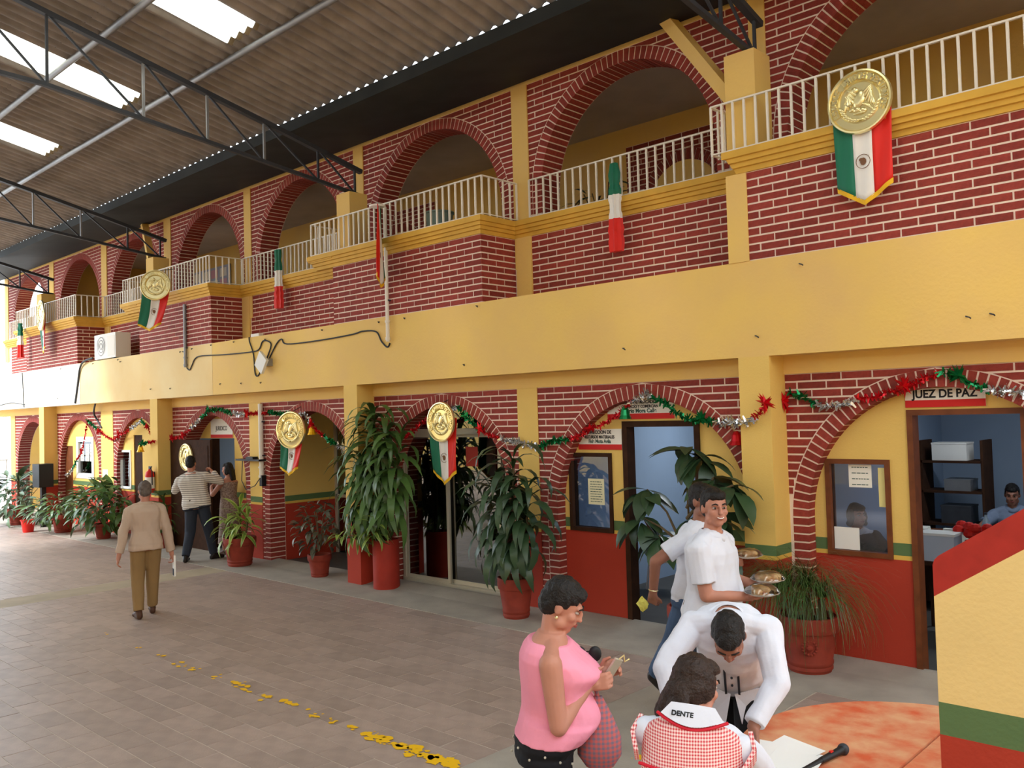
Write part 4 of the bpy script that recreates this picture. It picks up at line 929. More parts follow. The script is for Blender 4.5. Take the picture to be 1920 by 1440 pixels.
DI = [('paper_stack', 'stack of blue-white papers at the end of the judge desk', (-3.72, 3.2), 0.36, 0.26, 0.14), ('paper_stack', 'white card folded upright on the judge desk', (-3.2, 3.1), 0.26, 0.06, 0.16), ('paper_stack', 'low brown folder pile on the judge desk', (-3.62, 3.5), 0.34, 0.24, 0.08), ('paper_stack', 'flat white papers before the seated man', (-2.7, 3.2), 0.36, 0.22, 0.03)]
for nm, lb, (x, y), a, b, h in DI:
    q = thing(nm, lb, 'papers', (x, y, 0.77), 0.15); rr = random.Random(h)
    n = max(2, int(h / 0.02))
    for k in range(n): MB().box(-a / 2 + rr.uniform(-.02, .02), a / 2 + rr.uniform(-.02, .02), -b / 2, b / 2, k * h / n + 0.0005, (k + 1) * h / n - 0.001).build('sheaf', M['paper'] if 'brown' not in lb else M['wood_brown'], q)
t = thing('bottle', 'clear plastic water bottle on the judge desk', 'bottle', (-2.98, 3.42, 0.77)); MB().lathe([(0, 0), (0.045, 0), (0.048, 0.02), (0.046, 0.2), (0.02, 0.27), (0.016, 0.3), (0, 0.3)], 14).build('body', mat('pet', (170, 186, 200), 0.15, trans=0.5), t, smooth=True); MB().tube([(0, 0, 0.3), (0, 0, 0.325)], 0.018, 10).build('cap', M['steel'], t)
t = thing('crate', 'translucent white plastic box inside the judge office door', 'box', (-3.02, 1.95, 0.76)); MB().box(-0.17, 0.17, -0.13, 0.13, 0.0, 0.26).build('box_body', mat('milky', (196, 204, 214), 0.5), t); MB().box(-0.18, 0.18, -0.14, 0.14, 0.26, 0.285).build('lid', M['white'], t)
t = thing('side_table', 'small dark table under the white plastic box', 'table', (-2.95, 2.03, 0)); MB().box(-0.3, 0.45, -0.25, 0.25, 0.72, 0.758).build('table_top', M['wood_dark'], t)
for a in (-0.26, 0.41):
    for b in (-0.21, 0.21): MB().box(a - 0.02, a + 0.02, b - 0.02, b + 0.02, 0, 0.72).build('leg', M['wood_dark'], t)
t = thing('flower_bunch', 'bunch of orange-red paper flowers beside the white plastic box', 'flowers', (-2.72, 2.16, 0.905)); rr = random.Random(2); mb = MB()
t.location = (-2.76, 2.10, 0.758); MB().lathe([(0, 0), (0.06, 0), (0.05, 0.06), (0.07, 0.2), (0, 0.2)], 12).build('vase', M['terracotta'], t, smooth=True)
for k in range(9): MB().sphere((rr.uniform(-.13, .13), rr.uniform(-.08, .08), 0.27 + rr.uniform(0, .1)), (0.06, 0.06, 0.05), 8, 5).build('flower', M['red_plastic'], t)
t = thing('shelf_unit', 'dark shelf unit stacked with boxes and papers in the judge office', 'shelf', (-3.48, 4.1, 0))
for z in (0.4, 0.85, 1.25, 1.62): MB().box(-0.35, 0.35, -0.2, 0.2, z, z + 0.03).build('shelf_board', M['wood_dark'], t)
for s_ in (-0.36, 0.34): MB().box(s_, s_ + 0.03, -0.2, 0.2, 0, 1.9).build('side_panel', M['wood_dark'], t)
for x, z, a, h, lb, mm in [(-3.5, 1.65, 0.4, 0.2, 'white carton on the top board of the dark shelf unit', 'white'), (-3.42, 1.28, 0.3, 0.12, 'grey papers on the second board of the dark shelf unit', 'galv'), (-3.45, 0.88, 0.34, 0.2, 'dark carton on the middle board of the shelf unit', 'steel')]:
    q = thing('carton', lb, 'box', (x, 4.08, z)); MB().box(-a / 2, a / 2, -0.15, 0.15, 0.0, h).build('box_body', M[mm], q); MB().box(-a / 2 - .005, a / 2 + .005, -0.155, 0.155, h, h + 0.02).build('lid', M[mm], q)
# a grey-green bin on the gallery floor behind the railing
t = thing('bin', 'grey-green plastic tub behind the flag pole balcony railing', 'tub', (-8.70, 0.30, ZC1), 0); MB().lathe([(0, 0), (0.15, 0), (0.19, 0.26), (0.205, 0.27), (0.205, 0.29), (0.18, 0.29), (0.15, 0.03), (0, 0.03)], 20).build('tub_body', mat('tub_green', (110, 130, 122), 0.6), t, smooth=True); MB().tube([(-0.2, 0, 0.28), (-0.21, -0.05, 0.2), (-0.16, -0.1, 0.1)], 0.006, 5).build('handle', M['steel'], t)
MB().box(-11.0, -7.55, 0.10, 0.62, ZC1 - 0.05, ZC1 - 0.001).build('balcony_floor', M['plaster_dark'], kind='structure')
t = thing('notice_board', 'pale notice board with white sheets on the gallery back wall above the brown door', 'board', (-20.5, 3.24, 5.62)); MB().box(-0.95, 0.95, -0.03, 0, 0, 0.62).build('board', mat('pale_blue', (176, 184, 206), 0.8), t)
for i in range(4):
    for j in range(2): MB().box(-0.85 + i * 0.44, -0.52 + i * 0.44, -0.036, -0.03, 0.06 + j * 0.29, 0.29 + j * 0.27).build('sheet', M['white'] if (i + j) % 3 else mat('pink_sheet', (220, 170, 190)), t)
# ------------------------------------------------------------------ plants
def leafmat(nm, c, c2=None, var=0.0, rough=0.38):
    mt = mat(nm, c, rough, var, 6, rnd=0.25, spec=0.5, rgb2=c2); mt.node_tree.nodes['Principled BSDF'].inputs['Roughness'].default_value = rough
    return mt
M['leaf'] = leafmat('leaf_green', (72, 102, 48)); M['leaf_dark'] = leafmat('leaf_dark', (52, 76, 48)); M['leaf_light'] = leafmat('leaf_light', (122, 152, 62)); M['leaf_edge'] = leafmat('leaf_edge', (176, 190, 96)); M['leaf_grey'] = leafmat('leaf_grey', (96, 120, 92)); M['leaf_purple'] = leafmat('leaf_purple', (66, 62, 52), (110, 116, 90), 0.4)
M['stem'] = mat('stem', (104, 88, 62), 0.8, 0.3, 20)
_lm = {}
def leaf_mesh(L, W, droop, mm, fold=0.25, wide=0.45, edge=None, n=6):
    k = (L, W, droop, mm, edge)
    if k in _lm: return _lm[k]
    V = []; F = []; mi = []
    ang = 0.0; x = z = 0.0; ds = L / n
    for i in range(n + 1):
        t = i / n; w = W / 2 * (math.sin(PI * min(t / (2 * wide), 1) if t < wide else PI / 2 + PI / 2 * (t - wide) / (1 - wide)) * 0.93 + 0.07) if i < n else 0.002
        cols = (-1, 0, 1) if edge is None else (-1, -0.62, 0, 0.62, 1)
        for c in cols: V.append((x + abs(c) * 0, c * w, z + abs(c) * w * fold))
        a = -droop * (t + 0.5 / n) ; x += ds * math.cos(a); z += ds * math.sin(a)
    m = len(cols)
    for i in range(n):
        for j in range(m - 1): F.append((i * m + j, (i + 1) * m + j, (i + 1) * m + j + 1, i * m + j + 1)); mi.append(1 if edge and j in (0, m - 2) else 0)
    me = bpy.data.meshes.new('leaf'); me.from_pydata(V, [], F); me.materials.append(M[mm])
    if edge: me.materials.append(M[edge]); me.polygons.foreach_set('material_index', mi)
    me.polygons.foreach_set('use_smooth', [True] * len(F)); _lm[k] = me
    return me

def put_leaf(t, me, p, az, pitch, roll=0.0, s=1.0):
    if t.location.z < 1 and t.location.y + p[1] + 0.42 * math.sin(az) > 0.26: az = -az      # keep the leaves clear of the wall
    o = link('leaf', me, t, p); o.rotation_euler = (Matrix.Rotation(az, 3, 'Z') @ Matrix.Rotation(-pitch, 3, 'Y') @ Matrix.Rotation(roll, 3, 'X')).to_euler(); o.scale = (s, s, s)
    return o

def pot(t, r, h, mm='terracotta', cyl=False, rosette=False, name='pot'):
    if cyl: prof = [(0, 0), (r, 0), (r, h), (r * 0.93, h), (r * 0.93, h - 0.06), (0, h - 0.06)]
    else: prof = [(0, 0), (r * 0.68, 0), (r * 0.70, h * 0.05), (r * 0.74, h * 0.06), (r * 0.74, h * 0.10), (r * 0.72, h * 0.12), (r * 0.76, h * 0.16), (r * 0.76, h * 0.20), (r * 0.74, h * 0.22), (r * 0.90, h * 0.72), (r * 0.97, h * 0.73), (r, h * 0.80), (r, h * 0.97), (r * 0.97, h), (r * 0.88, h), (r * 0.86, h * 0.86), (0, h * 0.86)]
    o = MB().lathe(prof, 28).build(name, M[mm], t, smooth=True)
    MB().lathe([(0, h - 0.075 if cyl else h * 0.85), (r * (0.92 if cyl else 0.85), h - 0.055 if cyl else h * 0.88), (0, h - 0.045 if cyl else h * 0.90)], 16).build('soil', M['soil'], t)
    if rosette:
        mb = MB()
        for k in range(3):
            a = -1.13 + PI / 4 + k * 2.1; c = Vector((0.83 * r * math.cos(a - PI / 4), 0.83 * r * math.sin(a - PI / 4), h * 0.5)); ou = Vector((math.cos(a - PI / 4), math.sin(a - PI / 4), 0)); u = Vector((-ou.y, ou.x, 0))
            for j in range(14):
                b = 2 * PI * j / 14; mb.sphere(c + u * 0.06 * math.cos(b) + Vector((0, 0, 0.06 * math.sin(b))), 0.014, 6, 4)
            mb.sphere(c, 0.03, 8, 5)
        mb.build('rosette', M[mm], o)
    return o

def cane_plant(label, loc, potf, stems, L, W, droops, n_leaves, mm='leaf', edge=None, seed=1, span=0.75, name='potted_dracaena', pitch0=(1.1, -0.5), top=True, grp=None):
    """Canes with strap leaves in spirals; STEMS: list of polylines."""
    t = thing(name, label, 'plant', loc, 0, grp); potf(t); r = random.Random(seed)
    for st in stems:
        P = [Vector(p) for p in st]; MB().tube(P, 0.016, 7).build('stem', M['stem'], t, smooth=True)
        ln = [0]
        for a, b in zip(P, P[1:]): ln.append(ln[-1] + (b - a).length)
        for k in range(n_leaves):
            f = 1 - span * (k / n_leaves) ** 0.9; d = f * ln[-1]; i = max(j for j in range(len(P)) if ln[j] <= d + 1e-6); i = min(i, len(P) - 2)
            p = P[i] + (P[i + 1] - P[i]) * ((d - ln[i]) / (ln[i + 1] - ln[i]))
            q = k / n_leaves; pt = pitch0[0] + (pitch0[1] - pitch0[0]) * q + r.uniform(-.2, .2)
            put_leaf(t, leaf_mesh(L, W, r.choice(droops), mm, edge=edge), p, k * 2.4 + r.uniform(-.4, .4), pt, r.uniform(-.4, .4), r.uniform(0.75, 1.1))
    return t

# tall dracaena in the red cylinder, with a variegated one at its foot
t = cane_plant('tall drooping dracaena in a red cylinder planter beside the yellow column', (-9.77, 0.10, 0), lambda t: pot(t, 0.185, 0.68, 'red_pot', True, name='planter'),
    [[(-0.05, 0, 0.6), (-0.12, 0.02, 1.5), (-0.24, 0.02, 2.42)], [(0.05, 0.05, 0.6), (0.05, 0.05, 1.5), (0.02, 0.02, 2.35)], [(0.08, -0.02, 0.6), (0.22, 0, 1.3), (0.42, -0.05, 2.05)], [(-0.02, -0.05, 0.6), (-0.2, -0.08, 1.2), (-0.42, -0.08, 1.8)]] if M.setdefault('red_pot', mat('red_pot', (168, 50, 36), 0.6, 0.2, 5)) else [], 0.72, 0.10, (2.0, 2.4, 2.9), 58, 'leaf', None, 3, 0.72, pitch0=(1.25, 0.1))
r = random.Random(9)
for st in ([(-0.12, -0.08, 0.6), (-0.25, -0.2, 0.85), (-0.3, -0.25, 1.05)], [(-0.14, -0.10, 0.6), (-0.45, -0.25, 0.70), (-0.72, -0.30, 0.66)], [(-0.02, -0.14, 0.6), (0.06, -0.24, 0.8), (0.08, -0.26, 0.95)]):
    MB().tube(st, 0.012, 6).build('stem', M['stem'], t, smooth=True)
    for k in range(20):
        f = 0.35 + 0.65 * k / 20; P = [Vector(p) for p in st]; p = P[0].lerp(P[1], f * 2) if f < 0.5 else P[1].lerp(P[2], f * 2 - 1)
        put_leaf(t, leaf_mesh(0.34, 0.06, r.choice((1.0, 1.6, 2.0)), 'leaf_light', edge='leaf_edge'), p, k * 2.4, 1.1 - 0.06 * (20 - k) + r.uniform(-.2, .2), r.uniform(-.4, .4), r.uniform(.8, 1.1))
cane_plant('dark drooping dracaena in a terracotta pot right of the sliding glass door', (-7.10, -0.10, 0), lambda t: pot(t, 0.215, 0.47),
    [[(0, 0, 0.4), (-0.02, 0.02, 1.1), (0.02, 0.0, 1.86)], [(0.05, 0.03, 0.4), (0.14, 0.05, 0.95), (0.22, 0.03, 1.52)], [(-0.05, -0.03, 0.4), (-0.15, 0.0, 0.9), (-0.22, 0.02, 1.5)]], 0.66, 0.11, (2.2, 2.6, 3.0), 46, 'leaf_dark', None, 5, 0.72, pitch0=(1.3, 0.15))
# big-leaved tree between the resources office door and the nearest column
t = thing('potted_tree', 'tall potted tree with big oval leaves beside the nearest yellow column', 'plant', (-4.72, -0.12, 0)); pot(t, 0.23, 0.45); r = random.Random(21)
BR = [[(0, 0, 0.4), (0.02, 0, 1.2), (0.0, 0.02, 1.75), (0.02, 0.02, 2.0)], [(0.0, 0, 0.9), (-0.25, 0.02, 1.35), (-0.5, 0.05, 1.56)], [(0.02, 0, 1.0), (0.22, -0.04, 1.5), (0.34, -0.05, 1.72)], [(0, 0, 1.3), (0.28, -0.10, 1.55), (0.60, -0.14, 1.66)], [(0.02, 0, 0.7), (0.2, 0.03, 1.05), (0.22, 0.02, 1.30)], [(0, 0, 0.8), (-0.15, -0.05, 1.0), (-0.3, -0.05, 1.12)], [(0, 0, 1.2), (0.25, -0.08, 1.3), (0.42, -0.1, 1.38)], [(0, 0, 1.0), (-0.3, -0.02, 1.2), (-0.55, 0.0, 1.28)], [(0, 0, 1.4), (0.14, 0.05, 1.72), (0.18, 0.06, 1.92)], [(0, 0, 0.6), (0.3, -0.05, 0.9), (0.45, -0.08, 1.05)]]
for b in BR:
    MB().tube(b, [0.02] + [0.011] * (len(b) - 1), 7).build('branch', M['stem'], t, smooth=True)
    tip = Vector(b[-1])
    for k in range(10):
        put_leaf(t, leaf_mesh(0.40, 0.155, r.choice((0.7, 1.0, 1.4)), 'leaf_dark', fold=0.18, wide=0.5), tip - Vector((0, 0, 0.03 * (k // 4))), k * 2 * PI / 9.2 + r.uniform(-.3, .3), r.uniform(-0.75, 0.25), r.uniform(-.3, .3), r.uniform(0.8, 1.15))
# fine-leaved plant in the large pot with a rosette
t = thing('potted_grass_palm', 'feathery fine-leaved plant in a large terracotta pot with rosettes', 'plant', (-3.56, 0.0, 0)); pot(t, 0.27, 0.50, rosette=True); r = random.Random(31); mb = MB()
for k in range(1300):
    az = r.uniform(0, 2 * PI); el = r.uniform(0.15, 1.25); L_ = r.uniform(0.5, 0.95); c = r.choice([(0, 0, 0.74), (0.14, 0.0, 0.66), (-0.18, -0.02, 0.72), (-0.3, 0.0, 0.66)]); w = 0.0032
    x = Vector(c); pts = []; a = el
    for i in range(6):
        pts.append(x.copy()); x = x + Vector((math.cos(az) * math.cos(a), math.sin(az) * math.cos(a), math.sin(a))) * L_ / 5; a -= r.uniform(0.3, 0.6)
    if any(p.y > 0.27 for p in pts): continue
    u = Vector((-math.sin(az), math.cos(az), 0)); V = []
    for i, p in enumerate(pts): V += [p - u * w * (1 - i / 6.5), p + u * w * (1 - i / 6.5)]
    mb.add(V, [(2 * i, 2 * i + 1, 2 * i + 3, 2 * i + 2) for i in range(5)])
mb.build('foliage', M['leaf'], t, kind='stuff')
for p in ((0, 0), (0.12, 0.02), (-0.14, 0)): MB().tube([(p[0], p[1], 0.42), (p[0], p[1], 0.64)], [0.05, 0.03], 8).build('stem', M['stem'], t, smooth=True)
# variegated pot plant by the brown door
cane_plant('yellow-edged strap-leaved plant in a wide terracotta pot by the brown door', (-13.32, -0.15, 0), lambda t: pot(t, 0.27, 0.47),
    [[(0, 0, 0.4), (0.02, 0, 0.7), (0.02, 0, 0.95)], [(-0.1, -0.05, 0.4), (-0.22, -0.05, 0.6), (-0.25, -0.06, 0.72)], [(0.12, 0, 0.4), (0.2, 0.02, 0.6), (0.24, 0.02, 0.8)]], 0.46, 0.072, (1.2, 1.7, 2.2), 24, 'leaf_light', 'leaf_edge', 7, 0.85, pitch0=(1.3, 0.2))
def bush(label, loc, potf, n, rad, zc, h, L, W, mm, seed, name='potted_shrub', edge=None):
    t = thing(name, label, 'plant', loc, 0); potf(t); r = random.Random(seed)
    for k in range(9):
        a = 2 * PI * k / 9; MB().tube([(0, 0, zc - h * 0.5), (rad * 0.35 * math.cos(a), rad * 0.35 * math.sin(a), zc), (rad * 0.7 * math.cos(a), min(rad * 0.7 * math.sin(a), 0.3), zc + h * r.uniform(-.1, .45))], 0.008, 5).build('stem', M['stem'], t, smooth=True)
    for k in range(n):
        while True:
            p = Vector((r.uniform(-1, 1), r.uniform(-1, 1), r.uniform(-1, 1)))
            if 0.25 < p.length < 1: break
        q = Vector((p.x * rad, min(p.y * rad, 0.3 - loc[1] * 0), zc + p.z * h / 2)); az = math.atan2(p.y, p.x)
        put_leaf(t, leaf_mesh(L, W, r.choice((0.6, 1.0, 1.5)), mm, edge=edge), q, az + r.uniform(-.6, .6), 0.5 * p.z + r.uniform(-.3, .5), r.uniform(-.5, .5), r.uniform(.7, 1.2))
    return t
bush('dark mottled shrub in a small red pot in front of the open passage', (-11.32, 0.05, 0), lambda t: pot(t, 0.18, 0.34, 'terracotta'), 130, 0.36, 0.78, 0.8, 0.17, 0.06, 'leaf_purple', 41)
t = bush('bushy green plant with a tall banana leaf behind the walking man', (-18.95, -0.12, 0), lambda t: pot(t, 0.19, 0.32), 270, 0.66, 0.74, 1.0, 0.32, 0.10, 'leaf', 42)
r = random.Random(6)
for az, pt, s_ in ((2.6, 1.25, 1.0), (0.5, 1.1, 0.8), (1.6, 1.35, 0.9), (3.6, 0.8, 0.8)): put_leaf(t, leaf_mesh(0.75, 0.26, 0.7, 'leaf', wide=0.5), (0.05, 0.05, 0.75), az, pt, 0.3, s_)
bush('low spreading fern in a big terracotta pot by the red wall', (-20.93, -0.22, 0), lambda t: pot(t, 0.24, 0.41), 250, 0.78, 0.56, 0.62, 0.28, 0.065, 'leaf', 43, 'potted_fern')
t = bush('large grey-green bush beside the red bucket at the far end', (-23.6, -0.3, 0), lambda t: pot(t, 0.26, 0.4), 250, 0.80, 0.65, 1.15, 0.30, 0.09, 'leaf_grey', 44)
for k in range(7): put_leaf(t, leaf_mesh(0.95, 0.2, 0.8, 'leaf_dark', wide=0.45), (0, 0, 1.05), k * 0.9, 0.9 - 0.12 * k, 0.2, 1.0)
MB().tube([(0, 0, 0.3), (0, 0, 1.1)], 0.03, 8).build('stem', M['stem'], t, smooth=True)
cane_plant('small leafy plant at the foot of the extinguisher column', (-16.45, 0.02, 0), lambda t: pot(t, 0.16, 0.3), [[(0, 0, 0.25), (0.02, 0, 0.6), (0.02, 0, 0.95)], [(0.05, 0, 0.25), (0.12, 0, 0.5), (0.16, 0, 0.75)]], 0.38, 0.05, (1.0, 1.5), 26, 'leaf', None, 8, 0.85, pitch0=(1.2, 0.0))
# flowering twigs on the upper balcony railings: bucket on the floor
t = thing('bucket', 'bright red plastic bucket on the tiles beside the far plants', 'bucket', (-21.75, -0.68, 0)); MB().lathe([(0, 0.0), (0.11, 0.0), (0.15, 0.26), (0.165, 0.265), (0.165, 0.28), (0.14, 0.28), (0.105, 0.02), (0, 0.02)], 22).build('bucket_body', M['red_plastic'], t, smooth=True)
MB().tube([(0.15 * math.cos(a), 0.15 * math.sin(a) * 0.3 - 0.05, 0.27 + 0.0 * a - 0.09 * math.sin(a)) for a in [PI * k / 10 for k in range(11)]], 0.006, 5).build('handle', M['white'], t, smooth=True)
t = bush('dark leafy plant in a pot on the gallery floor behind the balcony return', (-8.0, 1.55, ZT + 0.1), lambda t: pot(t, 0.2, 0.34), 70, 0.4, 1.0, 0.9, 0.25, 0.06, 'leaf_dark', 47)
t = bush('leafy gallery plant behind the nearest set-back railing', (-6.75, 1.4, ZT + 0.1), lambda t: pot(t, 0.2, 0.34), 60, 0.4, 1.0, 0.9, 0.28, 0.05, 'leaf_dark', 48)
# ------------------------------------------------------------------ people: one continuous body each, clothes and hair fitted over it
M['skin'] = mat('skin', (188, 130, 108), 0.55, 0.12, 9, spec=0.35); M['skin_dark'] = mat('skin_dark', (150, 100, 80), 0.55, 0.12, 9, spec=0.35)
M['hair'] = mat('hair_black', (26, 22, 20), 0.5, 0.3, 40, bump=0.5, bscale=120); M['hair_grey'] = mat('hair_grey', (112, 100, 92), 0.6, 0.4, 30, bump=0.5, bscale=120); M['hair_brown'] = mat('hair_brown', (52, 36, 28), 0.5, 0.4, 40, bump=0.5, bscale=120)
M['eye_white'] = mat('eye_white', (170, 156, 146), 0.4); M['pupil'] = mat('pupil', (26, 18, 14), 0.2); M['lips'] = mat('lips', (150, 74, 66), 0.5); M['teeth'] = mat('teeth', (232, 226, 214), 0.4)
def cloth(n, c, **k): return mat(n, c, 0.85, k.pop('var', 0.08), k.pop('vscale', 5), bump=0.35, bscale=9, **k)
M['c_white'] = cloth('white_cloth', (216, 218, 228), var=0.04); M['c_beige'] = cloth('beige_cloth', (196, 172, 152)); M['c_khaki'] = cloth('khaki_cloth', (150, 120, 78)); M['c_jean'] = cloth('denim', (70, 92, 124), var=0.3); M['c_navy'] = cloth('navy_cloth', (46, 52, 64)); M['c_black'] = cloth('black_cloth', (22, 22, 26)); M['c_pink'] = cloth('pink_cloth', (240, 150, 172)); M['c_blue'] = cloth('blue_grey_cloth', (120, 134, 158)); M['c_suit'] = cloth('dark_suit', (36, 36, 42))
M['shoe'] = mat('shoe_dark', (34, 28, 26), 0.4); M['shoe_brown'] = mat('shoe_brown', (82, 54, 40), 0.5)
def checked(name, a, b, scale):
    mt = mat(name, a, 0.85); nt = mt.node_tree; N = nt.nodes; L = nt.links; bs = N['Principled BSDF']; tc = N.new('ShaderNodeTexCoord'); sp = N.new('ShaderNodeSeparateXYZ'); L.new(tc.outputs['Object'], sp.inputs[0])
    ws = []
    for ax in ('X', 'Z'):
        mm = N.new('ShaderNodeMath'); mm.operation = 'MULTIPLY'; mm.inputs[1].default_value = scale; L.new(sp.outputs[ax], mm.inputs[0])
        fr = N.new('ShaderNodeMath'); fr.operation = 'FRACT'; L.new(mm.outputs[0], fr.inputs[0]); gt = N.new('ShaderNodeMath'); gt.operation = 'GREATER_THAN'; gt.inputs[1].default_value = 0.5; L.new(fr.outputs[0], gt.inputs[0]); ws.append(gt)
    ad = N.new('ShaderNodeMath'); ad.operation = 'ADD'; L.new(ws[0].outputs[0], ad.inputs[0]); L.new(ws[1].outputs[0], ad.inputs[1]); hf = N.new('ShaderNodeMath'); hf.operation = 'MULTIPLY'; hf.inputs[1].default_value = 0.5; L.new(ad.outputs[0], hf.inputs[0])
    mx = N.new('ShaderNodeMix'); mx.data_type = 'RGBA'; mx.inputs['A'].default_value = (*lin(a), 1); mx.inputs['B'].default_value = (*lin(b), 1); L.new(hf.outputs[0], mx.inputs['Factor']); L.new(mx.outputs['Result'], bs.inputs['Base Color'])
    return mt
M['gingham'] = checked('red_gingham', (238, 212, 206), (200, 60, 68), 100.0)
def striped(name, a, b, scale, axis='Z'):
    mt = mat(name, a, 0.85); nt = mt.node_tree; N = nt.nodes; L = nt.links; bs = N['Principled BSDF']; tc = N.new('ShaderNodeTexCoord'); sp = N.new('ShaderNodeSeparateXYZ'); L.new(tc.outputs['Object'], sp.inputs[0])
    mm = N.new('ShaderNodeMath'); mm.operation = 'MULTIPLY'; mm.inputs[1].default_value = scale; L.new(sp.outputs[axis], mm.inputs[0]); fr = N.new('ShaderNodeMath'); fr.operation = 'FRACT'; L.new(mm.outputs[0], fr.inputs[0]); gt = N.new('ShaderNodeMath'); gt.operation = 'GREATER_THAN'; gt.inputs[1].default_value = 0.6; L.new(fr.outputs[0], gt.inputs[0])
    mx = N.new('ShaderNodeMix'); mx.data_type = 'RGBA'; mx.inputs['A'].default_value = (*lin(a), 1); mx.inputs['B'].default_value = (*lin(b), 1); L.new(gt.outputs[0], mx.inputs['Factor']); L.new(mx.outputs['Result'], bs.inputs['Base Color'])
    return mt
M['c_stripe'] = striped('striped_cloth', (222, 216, 206), (150, 142, 138), 28.0)
M['c_print'] = cloth('print_cloth', (112, 88, 78), var=0.6, vscale=40, rgb2=(170, 150, 138))

def bake(mb, name, mtl, parent, vox, smooth=4, fac=0.5, rough=0.0, freq=(10, 10, 5)):
    me = bpy.data.meshes.new(name); me.from_pydata([tuple(v) for v in mb.v], [], mb.f)
    bm = bmesh.new(); bm.from_mesh(me); bmesh.ops.recalc_face_normals(bm, faces=bm.faces); bm.to_mesh(me); bm.free()
    tmp = bpy.data.objects.new('tmp', me); COL.objects.link(tmp)
    rm = tmp.modifiers.new('r', 'REMESH'); rm.mode = 'VOXEL'; rm.voxel_size = vox; rm.use_smooth_shade = True
    sm = tmp.modifiers.new('s', 'SMOOTH'); sm.factor = fac; sm.iterations = smooth
    dg = bpy.context.evaluated_depsgraph_get(); out = bpy.data.meshes.new_from_object(tmp.evaluated_get(dg))
    bpy.data.objects.remove(tmp); bpy.data.meshes.remove(me)
    if rough:
        n = len(out.vertices); co = [0.0] * (3 * n); no = [0.0] * (3 * n); out.vertices.foreach_get('co', co); out.vertices.foreach_get('normal', no)
        for k in range(0, 3 * n, 3):
            x, y, z = co[k], co[k + 1], co[k + 2]
            d = rough * (noise.noise(Vector((x * freq[0], y * freq[1], z * freq[2] + x * 9))) + 0.5 * noise.noise(Vector((x * freq[0] * 2 + 7, y * freq[1] * 2, z * freq[2] * 2.3))))
            co[k] = x + no[k] * d; co[k + 1] = y + no[k + 1] * d; co[k + 2] = z + no[k + 2] * d
        out.vertices.foreach_set('co', co); out.update()
    out.name = name; out.materials.clear(); out.materials.append(mtl); out.polygons.foreach_set('use_smooth', [True] * len(out.polygons))
    return link(name, out, parent)

def cap(mb, a, ra, b, rb, enda=True, endb=True, n=14):
    a = Vector(a); b = Vector(b)
    mb.tube([a, a.lerp(b, 0.5), b], [ra, (ra + rb) / 2, rb], n)
    if enda: mb.sphere(a, ra * 0.995, n, 8)
    if endb: mb.sphere(b, rb * 0.995, n, 8)

def ik(S, Hd, l1, l2, pole):
    d = Hd - S; L_ = min(d.length, (l1 + l2) * 0.998); u = d.normalized(); a = (l1 * l1 - l2 * l2 + L_ * L_) / (2 * L_); h = math.sqrt(max(l1 * l1 - a * a, 0)); p = Vector(pole); p = p - u * p.dot(u); p.normalize()
    return S + u * a + p * h

